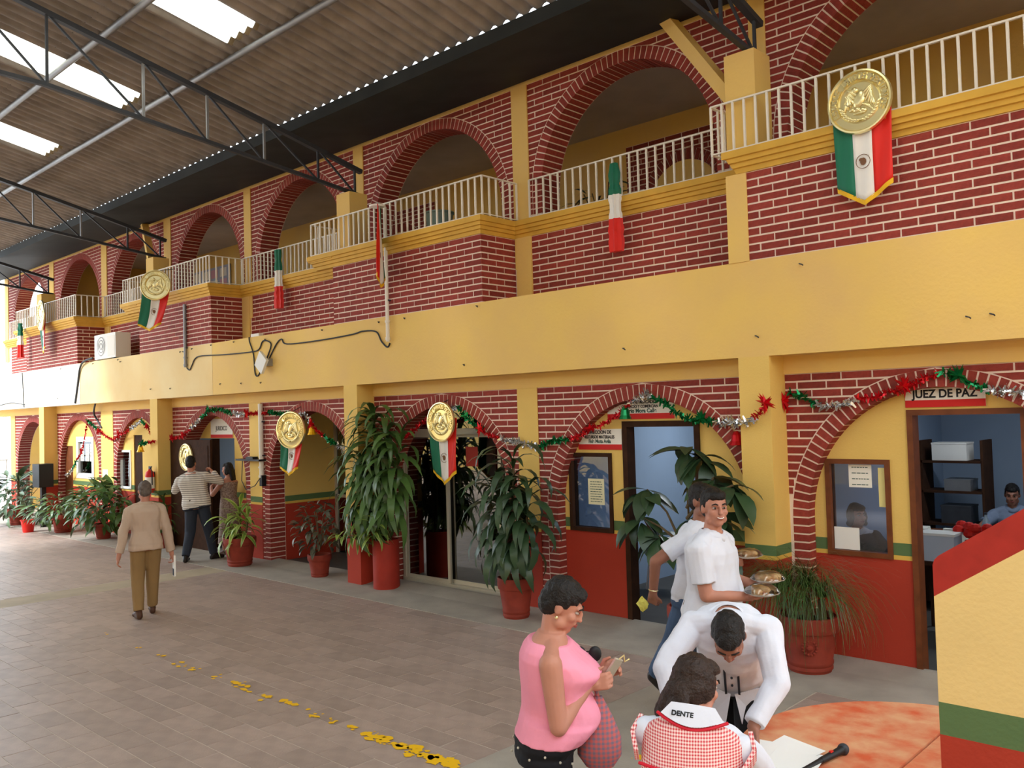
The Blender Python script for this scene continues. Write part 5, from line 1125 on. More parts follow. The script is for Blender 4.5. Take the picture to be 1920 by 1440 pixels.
class Fig:
    """A posed figure; the points are given in the scene's metres and kept in the figure's own frame (x right, y ahead, z up)."""
    def __init__(s, label, loc, heading, H, vox=0.007, build=1.0, belly=0.0, bust=0.0, skin='skin', hipw=1.0):
        s.t = thing('person', label, 'person', (loc[0], loc[1], 0), math.radians(heading - 90)); s.s = H / 1.75; s.vox = vox; s.b = build; s.belly = belly; s.bust = bust; s.skin = skin; s.hipw = hipw
        s.inv = Matrix.Translation(Vector((loc[0], loc[1], 0))) @ Matrix.Rotation(math.radians(heading - 90), 4, 'Z'); s.inv.invert()
    def L(s, p): return s.inv @ Vector(p)
    def pose(s, pelvis, neck, face=(0, 0), tilt=0.0, hands=None, poles=None, ankles=None, kpoles=None, fingers=(0.5, 0.5), hdir=(None, None), hnorm=(None, None), headoff=None, shw=0.185, twist=0.0, local=False, footyaw=(0, 0), toes=(0, 0)):
        q = s.s; G = (lambda p: Vector(p)) if local else s.L
        s.pel = G(pelvis); s.nk = G(neck); X = Vector((1, 0, 0))
        s.up = (s.nk - s.pel).normalized(); s.rt = (Matrix.Rotation(twist, 3, 'Z') @ X); s.rt = (s.rt - s.up * s.rt.dot(s.up)).normalized(); s.fw = s.up.cross(s.rt)
        s.R = Matrix.Rotation(face[0], 3, 'Z') @ Matrix.Rotation(face[1], 3, 'X') @ Matrix.Rotation(tilt, 3, 'Y')
        s.hc = s.nk + (Vector(headoff) if headoff else (s.up * 0.4 + Vector((0, 0.10, 0.6))) * 0.165) * q
        s.sh = [s.nk - s.up * 0.092 * q + s.rt * e * shw * q * (0.5 + 0.5 * s.b) for e in (-1, 1)]
        s.hd = [G(h) for h in hands]; s.el = []; s.hipj = []; s.kn = []; s.an = [G(a) for a in ankles]
        for i in (0, 1):
            s.el.append(ik(s.sh[i], s.hd[i], 0.285 * q, 0.255 * q, (poles or [(-.5, -.6, -.5), (.5, -.6, -.5)])[i]))
            hj = s.pel + s.rt * (-1, 1)[i] * 0.092 * q * s.hipw - s.up * 0.03 * q; s.hipj.append(hj)
            s.kn.append(ik(hj, s.an[i], 0.43 * q, 0.43 * q, (kpoles or [(0, 1, 0), (0, 1, 0)])[i]))
        s.fing = fingers; s.hdir = hdir; s.hnorm = hnorm; s.fy = footyaw; s.toes = toes
        return s
    PROF = [(-0.16, .085, .075, 0), (-0.08, .150, .105, -.012), (0.03, .168, .118, -.012), (0.16, .162, .112, 0), (0.32, .148, .106, .008), (0.5, .152, .112, .008), (0.68, .168, .122, .004), (0.80, .172, .118, -.004), (0.88, .155, .100, -.01), (0.94, .118, .080, -.012), (1.0, .078, .066, -.006), (1.05, .060, .058, 0)]
    def torso(s, mb, off=0.0, t0=-0.16, t1=1.03, flare=0.0, n=24):
        q = s.s; Ln = (s.nk - s.pel).length; ts = sorted({t0, t1, *[p[0] for p in s.PROF if t0 < p[0] < t1], *[t0 + (t1 - t0) * k / 26 for k in range(1, 26)]}); rings = []
        for t in ts:
            for a, b in zip(s.PROF, s.PROF[1:]):
                if a[0] - 1e-6 <= t <= b[0] + 1e-6: u = (t - a[0]) / (b[0] - a[0]); w = [a[i] + (b[i] - a[i]) * u for i in (1, 2, 3)]; break
            else:
                w = list(s.PROF[0][1:]) if t < -0.16 else list(s.PROF[-1][1:])
            if t < -0.05: w = [max(w[0], 0.165 * 1.0 if off else w[0]), max(w[1], 0.115 if off else w[1]), w[2]]
            hw = w[0] * q * s.b * (s.hipw if t < 0.25 else 1) + off + flare * max(0, 0.25 - t); bl = math.exp(-((t - 0.28) / 0.22) ** 2) * s.belly; bu = math.exp(-((t - 0.70) / 0.13) ** 2) * s.bust
            hd = w[1] * q * s.b + off + flare * max(0, 0.25 - t) + (bl + bu) / 2; c = s.pel + s.up * t * Ln + s.fw * (w[2] * q + (bl + bu) / 2)
            rings.append([c + s.rt * hw * math.copysign(abs(math.cos(x)) ** 0.86, math.cos(x)) + s.fw * hd * math.copysign(abs(math.sin(x)) ** 0.86, math.sin(x)) for x in [2 * PI * j / n for j in range(n)]])
        V = [v for r in rings for v in r]; k = len(rings)
        F = [(i * n + j, i * n + (j + 1) % n, (i + 1) * n + (j + 1) % n, (i + 1) * n + j) for i in range(k - 1) for j in range(n)] + [tuple(range(n))[::-1], tuple((k - 1) * n + j for j in range(n))]
        mb.add(V, F)
        if t1 > 0.95:
            for i in (0, 1): cap(mb, s.nk - s.up * .015 * q, .046 * q + off, s.sh[i] + s.up * .022 * q - s.rt * (-1, 1)[i] * .02 * q, .038 * q * s.b + off, n=12)
    def arm(s, mb, i, off, upto, flat=True):
        q = s.s; r = [.051 * q * s.b + off, .043 * q + off, .031 * q + off]
        if upto <= 1:
            e = s.sh[i].lerp(s.el[i], upto); cap(mb, s.sh[i], r[0], e, r[0] + (r[1] - r[0]) * upto + off * 0.35, True, not flat)
        else:
            cap(mb, s.sh[i], r[0], s.el[i], r[1]); e = s.el[i].lerp(s.hd[i], upto - 1); cap(mb, s.el[i], r[1], e, r[1] + (r[2] - r[1]) * (upto - 1), True, not flat)
    def hand(s, mb, i):
        q = s.s; W = s.hd[i]; d = (s.hd[i] - s.el[i]).normalized() if s.hdir[i] is None else (s.inv.to_3x3() @ Vector(s.hdir[i])).normalized()
        nrm = Vector((-(-1, 1)[i], 0, 0)) if s.hnorm[i] is None else (s.inv.to_3x3() @ Vector(s.hnorm[i])); nrm = (nrm - d * nrm.dot(d)).normalized(); sd = d.cross(nrm) * (1 if i else -1)   # sd: towards the thumb
        cap(mb, W, .026 * q, W + d * .03 * q, .028 * q)
        for k in range(4):
            o = (k - 1.5) * -0.0205 * q; cap(mb, W + d * .02 * q + sd * o * 0.7, .0155 * q, W + d * .088 * q + sd * o, .0125 * q)
        c = s.fing[i]
        for k, ln in enumerate((.070, .078, .072, .056)):
            o = (k - 1.5) * -0.0215 * q; p = W + d * .088 * q + sd * o; ax = d + sd * (-0.06 * (k - 1.5)); a = 0.25 * c
            for f_, m_ in ((0.45, 1.0), (0.32, 1.15), (0.23, 0.8)):
                a += c * m_ * 0.85; p2 = p + (ax * math.cos(a) + nrm * math.sin(a)).normalized() * ln * f_ * q; cap(mb, p, .0090 * q, p2, .0080 * q, n=8); p = p2
        p = W + d * .03 * q + sd * .024 * q; p2 = p + (d * .6 + sd * .75 + nrm * (.2 + .3 * c)).normalized() * .042 * q; p3 = p2 + (d * .9 + sd * .15 + nrm * .55 * c).normalized() * .034 * q; cap(mb, p, .0145 * q, p2, .0110 * q, n=8); cap(mb, p2, .0108 * q, p3, .0088 * q, n=8)
    def foot(s, mb, i, off, sole=False):
        q = s.s; A = s.an[i]; f = Vector((-math.sin(s.fy[i]), math.cos(s.fy[i]), -math.sin(s.toes[i]) )).normalized(); h = A - Vector((0, 0, 0.055 * q)) - f * 0.035 * q; tz = h + f * 0.19 * q
        cap(mb, A, .036 * q + off, h + Vector((0, 0, .012)), .032 * q + off); cap(mb, h, .032 * q + off, tz, .030 * q + off * .6); cap(mb, A, .034 * q + off, tz - f * 0.05 * q + Vector((0, 0, .01)), .034 * q + off * 0.6); cap(mb, tz - f * .02 * q + s.rt * .02 * q, .026 * q + off * .5, tz - f * .02 * q - s.rt * .02 * q, .026 * q + off * .5)
    def leg(s, mb, i, off, upto=2.0, wide=1.0):
        q = s.s; r = [.088 * q * s.hipw + off, .058 * q + off * wide, .050 * q + off * wide, .037 * q + off * wide]
        hj, kn, an = s.hipj[i], s.kn[i], s.an[i]
        if upto < 1: cap(mb, hj, r[0], hj.lerp(kn, upto), r[0] + (r[1] - r[0]) * upto, True, False); return
        cap(mb, hj, r[0], kn, r[1]); m = kn.lerp(an, 0.3); e = kn.lerp(an, upto - 1); cap(mb, kn, r[1], m + (kn - hj).normalized() * 0.0, max(r[2], r[1] * .92)); cap(mb, m, max(r[2], r[1] * .92), e, r[3], True, off == 0)
    def body(s, face=True):
        q = s.s; mb = MB(); s.torso(mb)
        for i in (0, 1): s.arm(mb, i, 0, 2.0, False); s.hand(mb, i); s.leg(mb, i, 0); s.foot(mb, i, 0)
        R = s.R; H = lambda x, y, z: s.hc + R @ (Vector((x, y, z)) * q)
        def el(x, y, z, a, b, c): mb.sphere(H(x, y, z), (a * q, b * q, c * q), 18, 12, R)
        cap(mb, s.nk - s.up * .03 * q, .062 * q, H(0, -.02, -.06), .054 * q)
        el(0, -.012, .022, .077, .096, .098); el(0, .028, -.045, .062, .066, .070); el(0, .060, -.088, .034, .030, .026); el(0, .078, .028, .052, .018, .014)
        for e in (-1, 1): el(e * .040, .058, -.022, .026, .028, .026); el(e * .078, -.012, -.006, .011, .020, .032); el(e * .050, .02, -.07, .022, .035, .03)
        el(0, .098, -.006, .0105, .014, .026); el(0, .106, -.024, .017, .015, .011); el(0, .090, -.054, .026, .012, .012)
        b = bake(mb, 'body', M[s.skin], s.t, s.vox, 3, 0.45)
        if face:
            for e in (-1, 1):
                ey = MB().sphere(H(e * .031, .0745, .008), (.0135 * q, .0135 * q, .0080 * q), 12, 8, R).build('eye', M['eye_white'], s.t, smooth=True)
                MB().sphere(H(e * .031, .0845, .008), (.0068 * q, .0045 * q, .0068 * q), 10, 6, R).build('pupil', M['pupil'], ey, smooth=True)
                MB().tube([H(e * .014, .096, .030), H(e * .032, .094, .037), H(e * .052, .080, .030)], [.004 * q, .005 * q, .003 * q], 6).build('eyebrow', M['hair'], s.t, smooth=True)
            MB().tube([H(-.024, .093, -.0545), H(-.010, .1025, -.052), H(.010, .1025, -.052), H(.024, .093, -.0545)], [.003 * q, .0052 * q, .0052 * q, .003 * q], 6).tube([H(-.022, .093, -.058), H(0, .102, -.062), H(.022, .093, -.058)], [.003 * q, .0058 * q, .003 * q], 6).build('mouth', M['lips'], s.t, smooth=True)
        s.H = H
        return s
    def hair(s, m_='hair', style='short'):
        q = s.s; mb = MB(); R = s.R
        def el(x, y, z, a, b, c): mb.sphere(s.H(x, y, z), (a * q, b * q, c * q), 18, 12, R)
        el(0, -.030, .046, .083, .093, .094); el(0, .015, .082, .070, .075, .044)
        if style == 'short': el(0, -.055, -.005, .076, .062, .075)
        for e in (-1, 1):
            if style == 'short': el(e * .068, -.008, .028, .016, .030, .040)
        if style == 'full': el(0, -.055, .005, .080, .070, .085); el(0, -.022, .062, .092, .098, .080); el(0, .036, .084, .068, .054, .040); [el(e * .068, -.012, .040, .022, .045, .045) for e in (-1, 1)]
        if style == 'bob':
            el(0, -.045, .0, .092, .085, .11)
            for e in (-1, 1): el(e * .080, .005, -.02, .026, .05, .085); el(e * .088, -.01, -.085, .030, .048, .035)
            el(0, -.06, -.08, .085, .05, .045); el(0, .045, .080, .07, .05, .035)
        if style == 'tied':
            el(0, -.045, .0, .088, .084, .10); [el(e * .072, -.012, .015, .022, .048, .07) for e in (-1, 1)]; el(0, .03, .082, .07, .07, .036)
            for k in range(7):
                a = -0.9 + 0.3 * k; cap(mb, s.H(.05 * a, -.11, -.035), .028 * q, s.H(.085 * a, -.125 - .015 * (k % 2), -.12 - .022 * (k % 3)), .017 * q); cap(mb, s.H(.085 * a, -.125, -.12), .018 * q, s.H(.10 * a + .015, -.12, -.185 - .02 * (k % 3)), .006 * q)
            el(0, -.105, -.02, .06, .045, .05)
        if style == 'long':
            el(0, -.045, .0, .090, .084, .10)
            for k in range(5): cap(mb, s.H(-.05 + .025 * k, -.09, -.02), .035 * q, s.H(-.055 + .0275 * k, -.11, -.20), .022 * q)
            for e in (-1, 1): el(e * .078, -.02, -.03, .022, .05, .08)
        bake(mb, 'hair', M[m_], s.t, max(s.vox, 0.006), 2, 0.4, 0.006, (42, 42, 24))
        return s
    def shirt(s, m_, sleeve=0.6, t0=-0.12, off=0.014, t1=0.985, flare=0.0, name='shirt', collar=True, neckline=None):
        mb = MB(); s.torso(mb, off, t0, t1, flare)
        if sleeve:
            for i in (0, 1): s.arm(mb, i, off, sleeve)
        o = bake(mb, name, M[m_], s.t, max(s.vox, 0.006), 3, 0.4, 0.011 if name not in ('tank_top', 'apron', 'jacket') else 0.004)
        if collar:
            c = s.nk - s.up * 0.012 * s.s; k = 20; V = []; q = s.s
            for r_, z in ((.080, -.010), (.074, .036), (.090, .026), (.106, -.014)):
                for j in range(k):
                    a = 2 * PI * (j + .5) / k; gap = math.exp(-((math.sin(a) - 1) / 0.12) ** 2)
                    V.append(c + s.rt * r_ * q * math.cos(a) + s.fw * (r_ * q * math.sin(a) * 0.95) + s.up * (z - .02 * gap) * q)
            F = [(i * k + j, i * k + (j + 1) % k, (i + 1) * k + (j + 1) % k, (i + 1) * k + j) for i in range(3) for j in range(k) if True]
            cb = MB().add(V, F).build('collar', M[m_], o, smooth=True); md = cb.modifiers.new('t', 'SOLIDIFY'); md.thickness = 0.003
        return o
    def pants(s, m_, off=0.013, upto=1.97, name='trousers', wide=1.5, t1=0.17):
        mb = MB(); s.torso(mb, off, -0.14, t1)
        for i in (0, 1): s.leg(mb, i, off, upto, wide)
        return bake(mb, name, M[m_], s.t, max(s.vox, 0.007), 3, 0.4, 0.005)
    def shoes(s, m_='shoe'):
        for i in (0, 1):
            mb = MB(); s.foot(mb, i, 0.008); bake(mb, 'shoe', M[m_], s.t, 0.008, 2, 0.4)
        return s
    def belt(s, m_='shoe_brown'):
        mb = MB(); s.torso(mb, 0.018, 0.11, 0.17); return mb.build('belt', M[m_], s.t, smooth=True)

# ---- man walking away on the tiles
f = Fig('grey-haired man in a beige shirt walking away across the tiles', (-10.80, -2.83), 163, 1.64, 0.009, 1.06)
f.pose((-10.80, -2.83, 0.90), (-10.83, -2.82, 1.40), (0.05, -0.05), hands=[(-10.86, -3.14, 0.78), (-10.74, -2.53, 0.74)], poles=[(-.7, -.5, 0), (.7, -.5, 0)], ankles=[(-10.80, -2.93, 0.085), (-10.98, -2.68, 0.09)], fingers=(0.55, 0.9), footyaw=(0.15, -0.1))
f.body(False).hair('hair_grey'); f.shirt('c_beige', 1.86, -0.14, 0.020, 0.985, 0.05); f.pants('c_khaki', 0.018); f.shoes('shoe_brown'); f.belt()
t = thing('folder', 'narrow white folder held by the man walking away', 'folder', (-10.72, -2.51, 0.60), math.radians(73)); MB().box(-0.01, 0.01, -0.05, 0.07, -0.13, 0.13).build('cover', M['white'], t); MB().box(-0.012, -0.01, -0.045, 0.06, -0.125, -0.04).build('stripe', M['c_navy'], t)
# ---- man in the striped shirt at the brown door
f = Fig('dark-haired man in a striped shirt reaching up before the brown door', (-14.42, -0.33), 138, 1.80, 0.009, 1.26)
f.pose((-14.43, -0.33, 0.97), (-14.50, -0.38, 1.50), (0.0, -0.1), hands=[(-14.86, -0.28, 1.34), (-14.52, 0.02, 1.50)], poles=[(-1, -.4, -.9), (1, -.4, -.9)], ankles=[(-14.42, -0.55, 0.09), (-14.33, -0.08, 0.09)], fingers=(0.8, 0.8), footyaw=(0.1, -0.9))
f.body(False).hair('hair'); f.shirt('c_stripe', 1.9, -0.10, 0.024); f.pants('c_navy', 0.02); f.shoes('shoe'); f.belt('shoe')
# ---- woman in the doorway
f = Fig('dark-haired woman in a sleeveless print dress in the brown doorway', (-14.50, 0.30), 195, 1.62, 0.009, 0.98, 0.0, 0.05)
f.pose((-14.47, 0.31, 0.90), (-14.50, 0.31, 1.37), (0.3, -0.08), hands=[(-14.80, 0.14, 1.19), (-14.84, 0.28, 1.20)], poles=[(-.6, -.6, -.6), (.6, -.6, -.6)], ankles=[(-14.5, 0.22, 0.085), (-14.45, 0.40, 0.085)], fingers=(0.9, 0.9))
f.body(True).hair('hair', 'long'); f.shirt('c_print', 0, -0.1, 0.014, 0.84, 0, 'dress_top', False)
mb = MB(); q = 24; V = []
for z, r_ in ((1.02, .165), (0.85, .185), (0.5, .20), (0.22, .225)):
    c = f.L((-14.47, 0.31, z)); V += [(c.x + r_ * math.cos(2 * PI * j / q), c.y + 0.85 * r_ * math.sin(2 * PI * j / q), z) for j in range(q)]
mb.add(V, [(i * q + j, i * q + (j + 1) % q, (i + 1) * q + (j + 1) % q, (i + 1) * q + j) for i in range(3) for j in range(q)] + [tuple(range(q)), tuple(3 * q + j for j in range(q))]).build('skirt', M['c_print'], f.t, smooth=True); f.shoes('shoe_brown')
# ---- two men in white polo shirts walking to the right with plates of food
f = Fig('man in a white polo shirt and glasses walking behind, arm swung back', (-3.60, -1.80), 5, 1.80, 0.007, 1.04, skin='skin_dark')
f.pose((-3.60, -1.84, 0.98), (-3.53, -1.82, 1.52), (-0.25, -0.05), hands=[(-3.42, -1.55, 1.22), (-3.79, -2.10, 1.02)], poles=[(-.5, -.6, -.5), (.7, -.5, 0.3)], ankles=[(-3.25, -1.75, 0.09), (-4.10, -1.66, 0.26)], fingers=(0.7, 0.9), toes=(0, 0.9))
f.body(True).hair('hair'); f.shirt('c_white', 0.66, -0.06, 0.020); f.pants('c_jean', 0.018); f.shoes('shoe'); f.belt('shoe')
g = MB()
for e in (-1, 1): g.tube([f.H(e * .033 + .022 * math.cos(a), .100, .006 + .016 * math.sin(a)) for a in [2 * PI * k / 14 for k in range(15)]], 0.0025, 5); g.tube([f.H(e * .056, .098, .012), f.H(e * .078, .0, .01)], 0.0022, 5)
g.tube([f.H(-.012, .104, .010), f.H(.012, .104, .010)], 0.0022, 5); g.build('glasses', M['black'], f.t, smooth=True)
MB().tube([f.hd[1] + (f.el[1] - f.hd[1]).normalized() * 0.02 + f.rt * .034 * math.cos(a) + f.fw * .034 * math.sin(a) for a in [2 * PI * k / 14 for k in range(15)]], 0.004, 6).build('bracelet', M['gold'], f.t, smooth=True)
t = thing('napkin', 'crumpled yellow napkin held in the swung-back hand of the rear man', 'napkin', (-3.86, -2.14, 0.93)); r = random.Random(1); mb = MB(); mb.sphere((0, 0, 0), (0.045, 0.03, 0.05), 9, 6); mb.v = [(v[0] * r.uniform(.7, 1.4), v[1] * r.uniform(.7, 1.4), v[2] * r.uniform(.7, 1.3)) for v in mb.v]; mb.build('cloth', mat('napkin', (206, 196, 92), 0.8), t)
f = Fig('smiling man in a white polo shirt carrying two plates of food', (-3.16, -2.30), 6, 1.82, 0.0065, 1.12, 0.07)
f.pose((-3.20, -2.31, 0.98), (-3.15, -2.30, 1.535), (-0.75, -0.02), hands=[(-2.99, -2.07, 1.17), (-2.90, -2.32, 1.135)], poles=[(-.6, -.7, -.5), (.65, -.75, -.4)], ankles=[(-3.02, -2.22, 0.09), (-3.42, -2.40, 0.12)], fingers=(0.35, 0.35), hdir=((1, 0.05, 0.05), (1, 0.05, 0.05)), hnorm=((0, 0, 1), (0, 0, 1)))
f.body(True).hair('hair'); f.shirt('c_white', 0.72, -0.10, 0.022); f.pants('c_navy', 0.018); f.shoes('shoe'); f.belt('shoe_brown')
MB().tube([f.H(-.022, .098, -.050), f.H(-.009, .106, -.0545), f.H(.009, .106, -.0545), f.H(.022, .098, -.050)], [.003, .0045, .0045, .003], 6).build('teeth', M['teeth'], f.t, smooth=True)
MB().sphere(f.nk - f.up * 0.17 + f.fw * 0.150 - f.rt * 0.085, (0.016, 0.004, 0.012), 8, 5).build('chest_logo', M['c_navy'], f.t)
def plate(label, loc, seed, rz_=0.0):
    t = thing('plate', label, 'plate', loc, rz_, 'plates of food'); MB().lathe([(0, 0), (0.075, 0), (0.115, 0.018), (0.117, 0.021), (0.075, 0.006), (0, 0.006)], 24).build('plate_body', M['white'], t, smooth=True); r = random.Random(seed)
    food = MB()
    for k in range(7): food.sphere((r.uniform(-.045, .045), r.uniform(-.04, .04), 0.025 + r.uniform(0, .015)), (r.uniform(.03, .05), r.uniform(.025, .04), .022), 10, 6)
    food.build('food', mat('food_%d' % seed, (222, 190, 140), 0.7, 0.4, 18, rgb2=(200, 140, 90)), t, smooth=True)
    mb = MB(); mb.lathe([(0.118, 0.018), (0.10, 0.045), (0.06, 0.066), (0, 0.072)], 18); mb.v = [(v[0], v[1], v[2] + r.uniform(-.004, .004)) for v in mb.v]; mb.build('plastic_wrap', glass('wrap', (0.96, 0.95, 0.93), 0.12, 0.9), t, smooth=True)
plate('wrapped plate of food in the near hand of the smiling man', (-2.79, -2.31, 1.158), 1); plate('wrapped plate of food in the far hand of the smiling man', (-2.88, -2.05, 1.195), 2); plate('wrapped plate of food held by the rear man in glasses', (-3.31, -1.53, 1.245), 3)
# ---- woman in pink
f = Fig('short-haired woman in a sleeveless pink top and black trousers looking at her phone', (-2.66, -4.58), 40, 1.63, 0.006, 1.12, 0.11, 0.085, hipw=1.12)
f.pose((-2.69, -4.59, 0.90), (-2.65, -4.57, 1.385), (-0.05, -0.5), hands=[(-2.51, -4.42, 1.195), (-2.49, -4.52, 1.175)], poles=[(-.4, -.5, -.8), (.5, -.45, -.9)], ankles=[(-2.74, -4.50, 0.085), (-2.60, -4.66, 0.085)], fingers=(0.75, 0.65), hdir=((.7, .6, 0.35), (.75, .62, 0.15)), headoff=(0, 0.055, 0.135))
f.body(True).hair('hair', 'full'); o = f.shirt('c_pink', 0, 0.07, 0.018, 0.949, 0.0, 'tank_top', False)
lc = MB(); r = random.Random(8)
for k in range(26): a = -1.2 + 2.4 * k / 25; lc.sphere(f.pel + f.up * (0.80 - 0.06 * math.cos(a)) * (f.nk - f.pel).length + f.rt * 0.10 * math.sin(a) + f.fw * (0.172 - .02 * abs(math.sin(a))), 0.011, 6, 4)
lc.build('lace_trim', M['c_white'], o); f.pants('c_black', 0.012, t1=0.13); f.shoes('shoe')
sd = MB()
for k in range(14): a = 2 * PI * k / 14; sd.sphere(f.pel + f.up * (0.02 - 0.05 * (k % 3)) * 0.5 + f.rt * 0.215 * math.cos(a) + f.fw * 0.155 * math.sin(a), 0.006, 6, 4)
sd.build('stud', M['alu'], f.t, kind='stuff')
for e in (-1, 1): MB().sphere(f.H(e * .088, -.005, -.045), 0.008, 8, 5).build('earring', M['gold'], f.t)
t = thing('phone', 'silver phone with keys in the hand of the woman in pink', 'phone', (-2.41, -4.43, 1.245), math.radians(40)); t.rotation_euler = (0.5, 0.35, math.radians(70)); MB().box(-0.02, 0.02, -0.006, 0.006, -0.05, 0.045).build('casing', M['alu'], t); MB().tube([(0.0, 0, 0.045), (0.02, 0.01, 0.065), (0.035, 0.0, 0.04), (0.05, 0, 0.06)], 0.004, 6).build('key_ring', M['gold'], t)
t = thing('sunglasses', 'dark round sunglasses hooked at the chest of the woman in pink', 'glasses', (-2.54, -4.40, 1.275), math.radians(40)); MB().sphere((0, 0, 0), (0.03, 0.014, 0.036), 12, 8).build('lens', M['black'], t, smooth=True); MB().sphere((-0.07, 0, 0), (0.03, 0.014, 0.036), 12, 8).build('lens', M['black'], t, smooth=True); MB().bar((-0.045, 0, 0.01), (-0.025, 0, 0.01), 0.006).build('bridge', M['black'], t)
t = thing('shopping_bag', 'red and blue woven shopping bag hanging before the woman in pink', 'bag', (-2.50, -4.44, 0.79), math.radians(40)); V = []; n = 20
for z, a, b in ((0.0, .065, .05), (0.05, .10, .07), (0.13, .10, .07), (0.22, .065, .045), (0.31, .02, .015)): V += [(a * math.cos(2 * PI * j / n), b * math.sin(2 * PI * j / n), z) for j in range(n)]
M['bagm'] = checked('woven_bag', (196, 96, 90), (120, 104, 120), 48.0)
MB().add(V, [(i * n + j, i * n + (j + 1) % n, (i + 1) * n + (j + 1) % n, (i + 1) * n + j) for i in range(4) for j in range(n)] + [tuple(range(n))[::-1], tuple(4 * n + j for j in range(n))]).build('bag_body', M['bagm'], t, smooth=True); MB().tube([(0, 0, 0.30), (-0.01, 0.0, 0.35), (-0.02, 0.01, 0.40)], 0.01, 6).build('handle', M['bagm'], t, smooth=True)
# ---- woman in the gingham apron, seen from behind, leaning to the table
f = Fig('woman in a red gingham apron seen from behind, leaning over the table', (-1.82, -4.73), 118, 1.60, 0.006, 1.10, 0.05, 0.06, hipw=1.1)
f.pose((-1.74, -4.97, 0.82), (-1.845, -4.665, 1.20), (-0.75, -0.25), hands=[(-2.16, -4.22, 0.80), (-1.72, -4.22, 0.775)], poles=[(-.9, -.2, -.3), (.9, -.2, -.3)], ankles=[(-1.88, -5.02, 0.085), (-1.68, -4.96, 0.085)], fingers=(0.3, 0.3), hdir=((.2, .9, -0.1), (-.2, .9, -0.1)), hnorm=((0, 0, -1), (0, 0, -1)), headoff=(0, 0.07, 0.115), shw=0.18)
f.body(True).hair('hair_brown', 'tied'); o = f.shirt('c_white', 1.9, -0.1, 0.012, 0.99, 0, 'blouse', False)
a_ = f.shirt('gingham', 0, -0.16, 0.024, 0.90, 0.10, 'apron', False)
Lt = (f.nk - f.pel).length
for e in (-1, 1):   # shoulder frills and red piping
    p = [f.pel + f.up * t_ * Lt + f.rt * e * x + f.fw * y for t_, x, y in ((0.62, .195, -.05), (0.78, .225, -.03), (0.93, .205, .0), (0.80, .215, .06))]
    fl = MB()
    for c, d in zip(p, p[1:]): fl.bar(c, d, 0.06, 0.016, f.rt)
    fl.build('frill', M['gingham'], a_)
pp = MB(); k = 28
def back(t_, x): return f.pel + f.up * t_ * Lt + f.rt * x - f.fw * (0.148 - 0.7 * x * x)
pp.tube([back(0.905 - 0.10 * math.cos(x / 0.13 * PI / 2) , x) for x in [-0.13 + 0.26 * j / 16 for j in range(17)]], 0.006, 6)
pp.tube([back(0.52 - 0.05 * math.cos(x / 0.17 * PI / 2), x) for x in [-0.17 + 0.34 * j / 16 for j in range(17)]], 0.006, 6)
pp.build('piping', mat('piping_red', (200, 30, 50), 0.7), a_, smooth=True)
yk = MB(); V = []
for j in range(13):
    x = -0.115 + 0.23 * j / 12; V += [back(0.985, x * 0.7) - f.fw * 0.012, back(0.915 - 0.10 * math.cos(x / 0.13 * PI / 2), x) - f.fw * 0.010]
yk.add(V, [(2 * j, 2 * j + 1, 2 * j + 3, 2 * j + 2) for j in range(12)]).build('yoke', M['c_white'], o, smooth=True)
bx, by, bz = f.rt, f.up, -f.fw
lt = pmat_text('DENTE', 0.026, M['black'], f.t, (0, 0, 0), (0, 0, 0)); mt_ = Matrix((bx, by, bz)).transposed().to_4x4(); mt_.translation = back(0.885, -0.075) - f.fw * 0.014; lt.matrix_basis = mt_
f.pants('c_white', 0.02, 1.9, 'skirt_trousers'); f.shoes('shoe')
# ---- man bending over the table
f = Fig('man in a white long-sleeved shirt bending over the papers with his head down', (-2.62, -2.98), -62, 1.72, 0.006, 1.06, skin='skin_dark')
f.pose((-2.53, -3.18, 0.92), (-2.30, -3.60, 1.315), (0.0, -1.05), hands=[(-2.10, -3.755, 0.86), (-2.40, -3.95, 0.90)], poles=[(-1, -.2, .1), (1, -.1, .2)], ankles=[(-2.52, -3.02, 0.09), (-2.72, -2.70, 0.09)], fingers=(0.35, 0.4), hdir=((.25, -.35, -0.9), (.3, -.3, -0.9)), hnorm=((-.5, -.7, .0), (.4, -.7, 0)), headoff=(0, 0.150, -0.055), kpoles=[(0, 1, .2), (0, 1, .2)])
f.body(True).hair('hair'); o = f.shirt('c_white', 1.93, -0.10, 0.020, 0.985)
bt = MB(); Lt = (f.nk - f.pel).length
for k in range(5): bt.sphere(f.pel + f.up * (0.2 + 0.16 * k) * Lt + f.fw * 0.142, 0.007, 8, 5)
bt.build('button', M['c_navy'], o)
pk = MB()
for e in (-0.035, 0.035): pk.bar(f.pel + f.up * 0.02 * Lt + f.rt * e + f.fw * 0.150, f.pel + f.up * 0.92 * Lt + f.rt * e + f.fw * 0.128, 0.012, 0.003, f.fw)
pk.build('piping', M['c_navy'], o)
hm = MB()
for e in (-1, 1): hm.add([f.pel + f.up * a * Lt + f.rt * e * x + f.fw * y + Vector((0, 0, z)) for a, x, y, z in ((0.05, .01, .15, 0), (0.05, .16, .10, 0), (-.10, .15, .12, -.14), (-.10, .06, .16, -.20))], [(0, 1, 2, 3)])
h_ = hm.build('shirt_tail', M['c_white'], o); md = h_.modifiers.new('t', 'SOLIDIFY'); md.thickness = 0.004
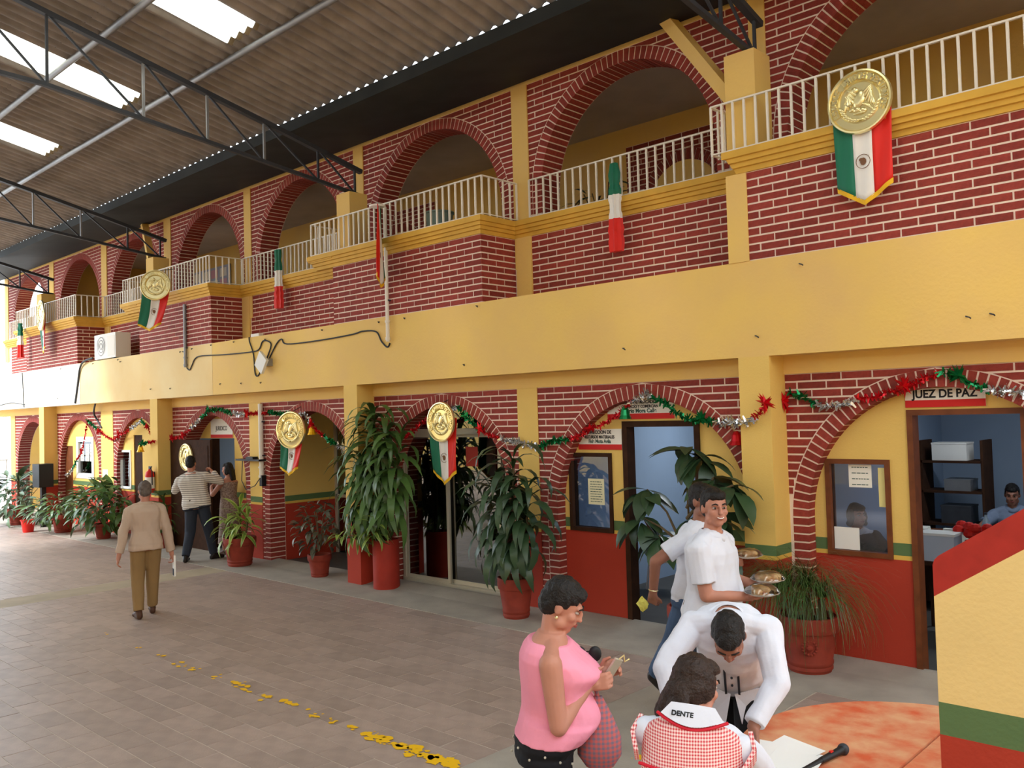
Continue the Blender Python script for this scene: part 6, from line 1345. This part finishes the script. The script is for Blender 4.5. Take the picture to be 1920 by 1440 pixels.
f.pants('c_black', 0.016); f.shoes('shoe')
# ---- people in the judge office
f = Fig('woman with bobbed black hair and dark jacket seated behind the brown framed window', (-3.50, 1.06), -55, 1.60, 0.009, 0.98, 0.0, 0.04)
f.pose((-3.54, 1.14, 0.62), (-3.53, 1.10, 1.14), (0.35, 0.0), hands=[(-3.20, 0.98, 0.86), (-3.38, 0.84, 0.86)], poles=[(-.7, -.4, -.6), (.7, -.4, -.6)], ankles=[(-3.23, 0.95, 0.09), (-3.38, 0.80, 0.09)], headoff=(0, 0.03, 0.15))
f.body(True).hair('hair', 'bob'); f.shirt('c_white', 0, 0.3, 0.012, 0.985, 0, 'blouse', True); o = f.shirt('c_suit', 1.9, -0.05, 0.022, 0.93, 0, 'jacket', False); f.pants('c_suit', 0.014); f.shoes('shoe')
def stool(label, x, y, h):
    t = thing('stool', label, 'stool', (x, y, 0)); MB().lathe([(0, h - 0.05), (0.17, h - 0.05), (0.18, h - 0.02), (0.16, h), (0, h)], 18).build('seat', M['black'], t, smooth=True)
    for k in range(4): MB().bar((0.11 * math.cos(k * PI / 2 + .7), 0.11 * math.sin(k * PI / 2 + .7), h - 0.05), (0.17 * math.cos(k * PI / 2 + .7), 0.17 * math.sin(k * PI / 2 + .7), 0), 0.025).build('leg', M['steel'], t)
stool('black stool under the woman behind the brown framed window', -3.56, 1.16, 0.52)
f = Fig('man in a blue-grey shirt seated at the papers of the judge desk', (-2.86, 4.12), -75, 1.70, 0.009, 1.05, skin='skin_dark')
f.pose((-2.88, 4.22, 0.56), (-2.86, 4.08, 1.10), (-0.1, -0.2), hands=[(-2.66, 3.66, 0.82), (-3.02, 3.64, 0.82)], poles=[(-.9, -.3, -.3), (.9, -.3, -.3)], ankles=[(-2.75, 3.95, 0.09), (-2.95, 3.95, 0.09)], headoff=(0, 0.04, 0.15))
f.body(True).hair('hair'); f.shirt('c_blue', 0.7, -0.05, 0.018); f.pants('c_navy', 0.014); f.shoes('shoe')
stool('black stool behind the judge desk', -2.90, 4.26, 0.46)
